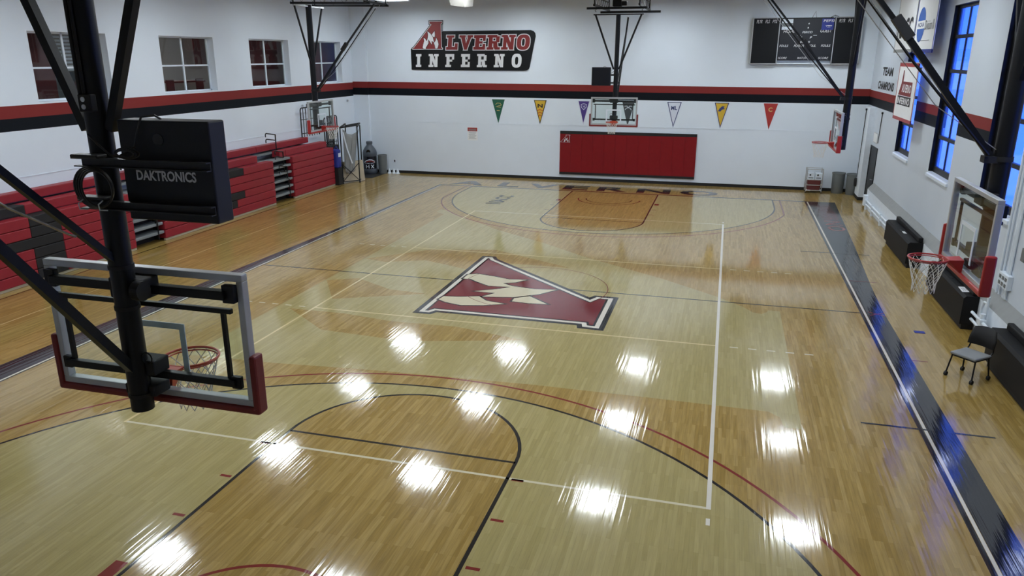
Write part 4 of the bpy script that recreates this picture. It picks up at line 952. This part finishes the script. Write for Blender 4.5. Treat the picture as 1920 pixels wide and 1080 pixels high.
t = thing('wall_switch', 'grey thermostat on the right wall beside the white conduits', 'thermostat', (XR - .02, -1.95, 1.95)); MB().cbox((XR - .05, -2.05, 1.85), (XR, -1.86, 2.1), .01).build('case', M['grey'], t)
# words painted on the wall
t = thing('wall_lettering', 'two rows of heavy black lettering high on the right wall', 'lettering', (XR, 14.0, 4.7))
text('TEAM', 'upper_word', M['black'], (XR - .004, 15.1, 4.82), (0, -2.0, 0), (0, 0, .30), t, bold=.045, lift=.003)
text('CHAMPIONS', 'lower_word', M['black'], (XR - .004, 15.7, 4.31), (0, -3.1, 0), (0, 0, .30), t, bold=.04, lift=.003)
# banners hung off the right wall
def banner(name, label, x, y0, y1, z0, z1, edge, th=.02):
    t = thing(name, label, 'banner', (x, (y0 + y1) / 2, z1))
    MB().cbox((x, y0, z0), (x + th, y1, z1), .004).build('cloth', M['paper'], t)
    e = MB(); e.box((x - .004, y0, z0), (x + th + .004, y1, z0 + .10)).box((x - .004, y0, z1 - .10), (x + th + .004, y1, z1))
    e.box((x - .004, y0, z0), (x, y0 + .05, z1)).box((x - .004, y1 - .05, z0), (x, y1, z1)); e.build('border', edge, t)
    MB().cyl((x + .01, y0 - .05, z1 + .02), (x + .01, y1 + .05, z1 + .02), .02, 8).build('hanging_rod', M['alu'], t)
    for y in (y0 + .2, y1 - .2): MB().cyl((x + .01, y, z1 + .02), (x + .3, y, z1 + .5), .006, 5).build('cord', M['steel'], t)
    return t
RY = (0, -1, 0)
bx_ = 9.52
t = banner('team_banner', 'white banner with red ends and a team logo on the right wall', bx_, 7.62, 10.3, 3.58, 5.30, M['rim_red'])
MB().box((bx_ - .008, 8.05, 4.05), (bx_ - .004, 9.95, 4.32)).build('logo_black_band', M['black'], t)
MB().poly([(0, 0), (.45, 0), (1.85, 0), (1.85, .42), (.55, .42), (.5, .75), (.38, .75), (.30, .35)], (bx_ - .006, 9.95, 4.34), RY, V).build('logo_red_shape', M['pad'], t)
text('ALVERNO', 'logo_lettering', M['ltext'], (bx_ - .009, 9.45, 4.44), (0, -1.3, 0), (0, 0, .24), t, bold=.03)
text('INFERNO', 'logo_lettering', M['ltext'], (bx_ - .010, 9.88, 4.08), (0, -1.75, 0), (0, 0, .2), t, bold=.03)
t = banner('division_banner', 'white banner with blue border and a blue disc on the right wall', bx_, 6.38, 8.86, 5.60, 7.6, PC['pen_navy'] if False else M['blue'])
MB().poly([(.48 * cos(i * pi / 24), .48 * sin(i * pi / 24)) for i in range(48)], (bx_ - .006, 8.15, 6.38), RY, V).build('blue_disc', mat('disc_blue', (.02, .10, .42), .6), t)
MB().box((bx_ - .009, 7.64, 6.27), (bx_ - .0065, 8.66, 6.49)).build('disc_band', M['paper'], t)
text('NCAA', 'disc_lettering', PC['pen_navy'], (bx_ - .010, 8.55, 6.32), (0, -.8, 0), (0, 0, .12), t, bold=.02)
text('Division III', 'division_lettering', M['black_soft'], (bx_ - .007, 7.62, 6.22), (0, -1.05, 0), (0, 0, .26), t, bold=.0)
MB().box((bx_ - .006, 6.9, 5.93), (bx_ - .004, 8.3, 5.945)).build('printed_line', M['grey'], t)
t = banner('conference_banner', 'pale grey banner with tall black letters, left of the blue disc banner', bx_ + .02, 9.05, 11.85, 5.62, 7.6, M['fabric'])
text('NACC', 'conference_lettering', M['black'], (bx_ + .014, 11.6, 6.05), (0, -2.2, 0), (0, 0, .62), t, bold=.03)
# pad on the floor and chair
tag(MB().cbox((8.44, -1.10, .001), (8.64, -.96, .008), .002).build('floor_outlet_cover', M['blue']), 'small dark blue cover plate on the floor beside the right border', 'cover plate')
t = thing('office_chair', 'black stacking chair with grey seat by the heater cabinets', 'chair', (0, 0, 0))
s_ = MB(); s_.cbox((-.24, -.23, .42), (.24, .23, .47), .03); s_.build('seat', M['fabric'], t)
MB().cbox((-.22, -.21, .395), (.22, .22, .425), .01).build('seat_pan', M['black'], t)
bk = MB(); n = 10
for i in range(n + 1):
    f_ = i / n * 2 - 1
    for z in (.56, .70, .88): w_ = .235 if z < .8 else .19; bk.v.append((f_ * w_, .27 - .05 * f_ * f_ * -1 - .10 * f_ * f_ + (z - .56) * .22, z + (.03 * (1 - f_ * f_) if z > .8 else 0)))
bk.f = [(i * 3 + k, (i + 1) * 3 + k, (i + 1) * 3 + k + 1, i * 3 + k + 1) for i in range(n) for k in range(2)]; bk.m = [0] * len(bk.f)
o = bk.build('backrest', M['black_soft'], t, True); sm = o.modifiers.new('shell', 'SOLIDIFY'); sm.thickness = .02
for sx in (-1, 1):
    for sy in (-1, 1):
        l = MB().tube([(sx * .21, sy * .18, .42), (sx * .24, sy * .235, .07)], .014, 8)
        if sy > 0: l.tube([(sx * .21, .18, .42), (sx * .215, .27, .50), (sx * .20, .30, .66)], .013, 8)
        lg = l.build('leg', M['black'], t)
        MB().cyl((sx * .24 - .02, sy * .235, .04), (sx * .24 + .02, sy * .235, .04), .04, 14).cyl((sx * .24, sy * .235, .04), (sx * .24, sy * .235, .09), .016, 8).build('caster', M['black_soft'], lg)
t.location = (8.82, -3.40, 0); t.rotation_euler = (0, 0, radians(-48))
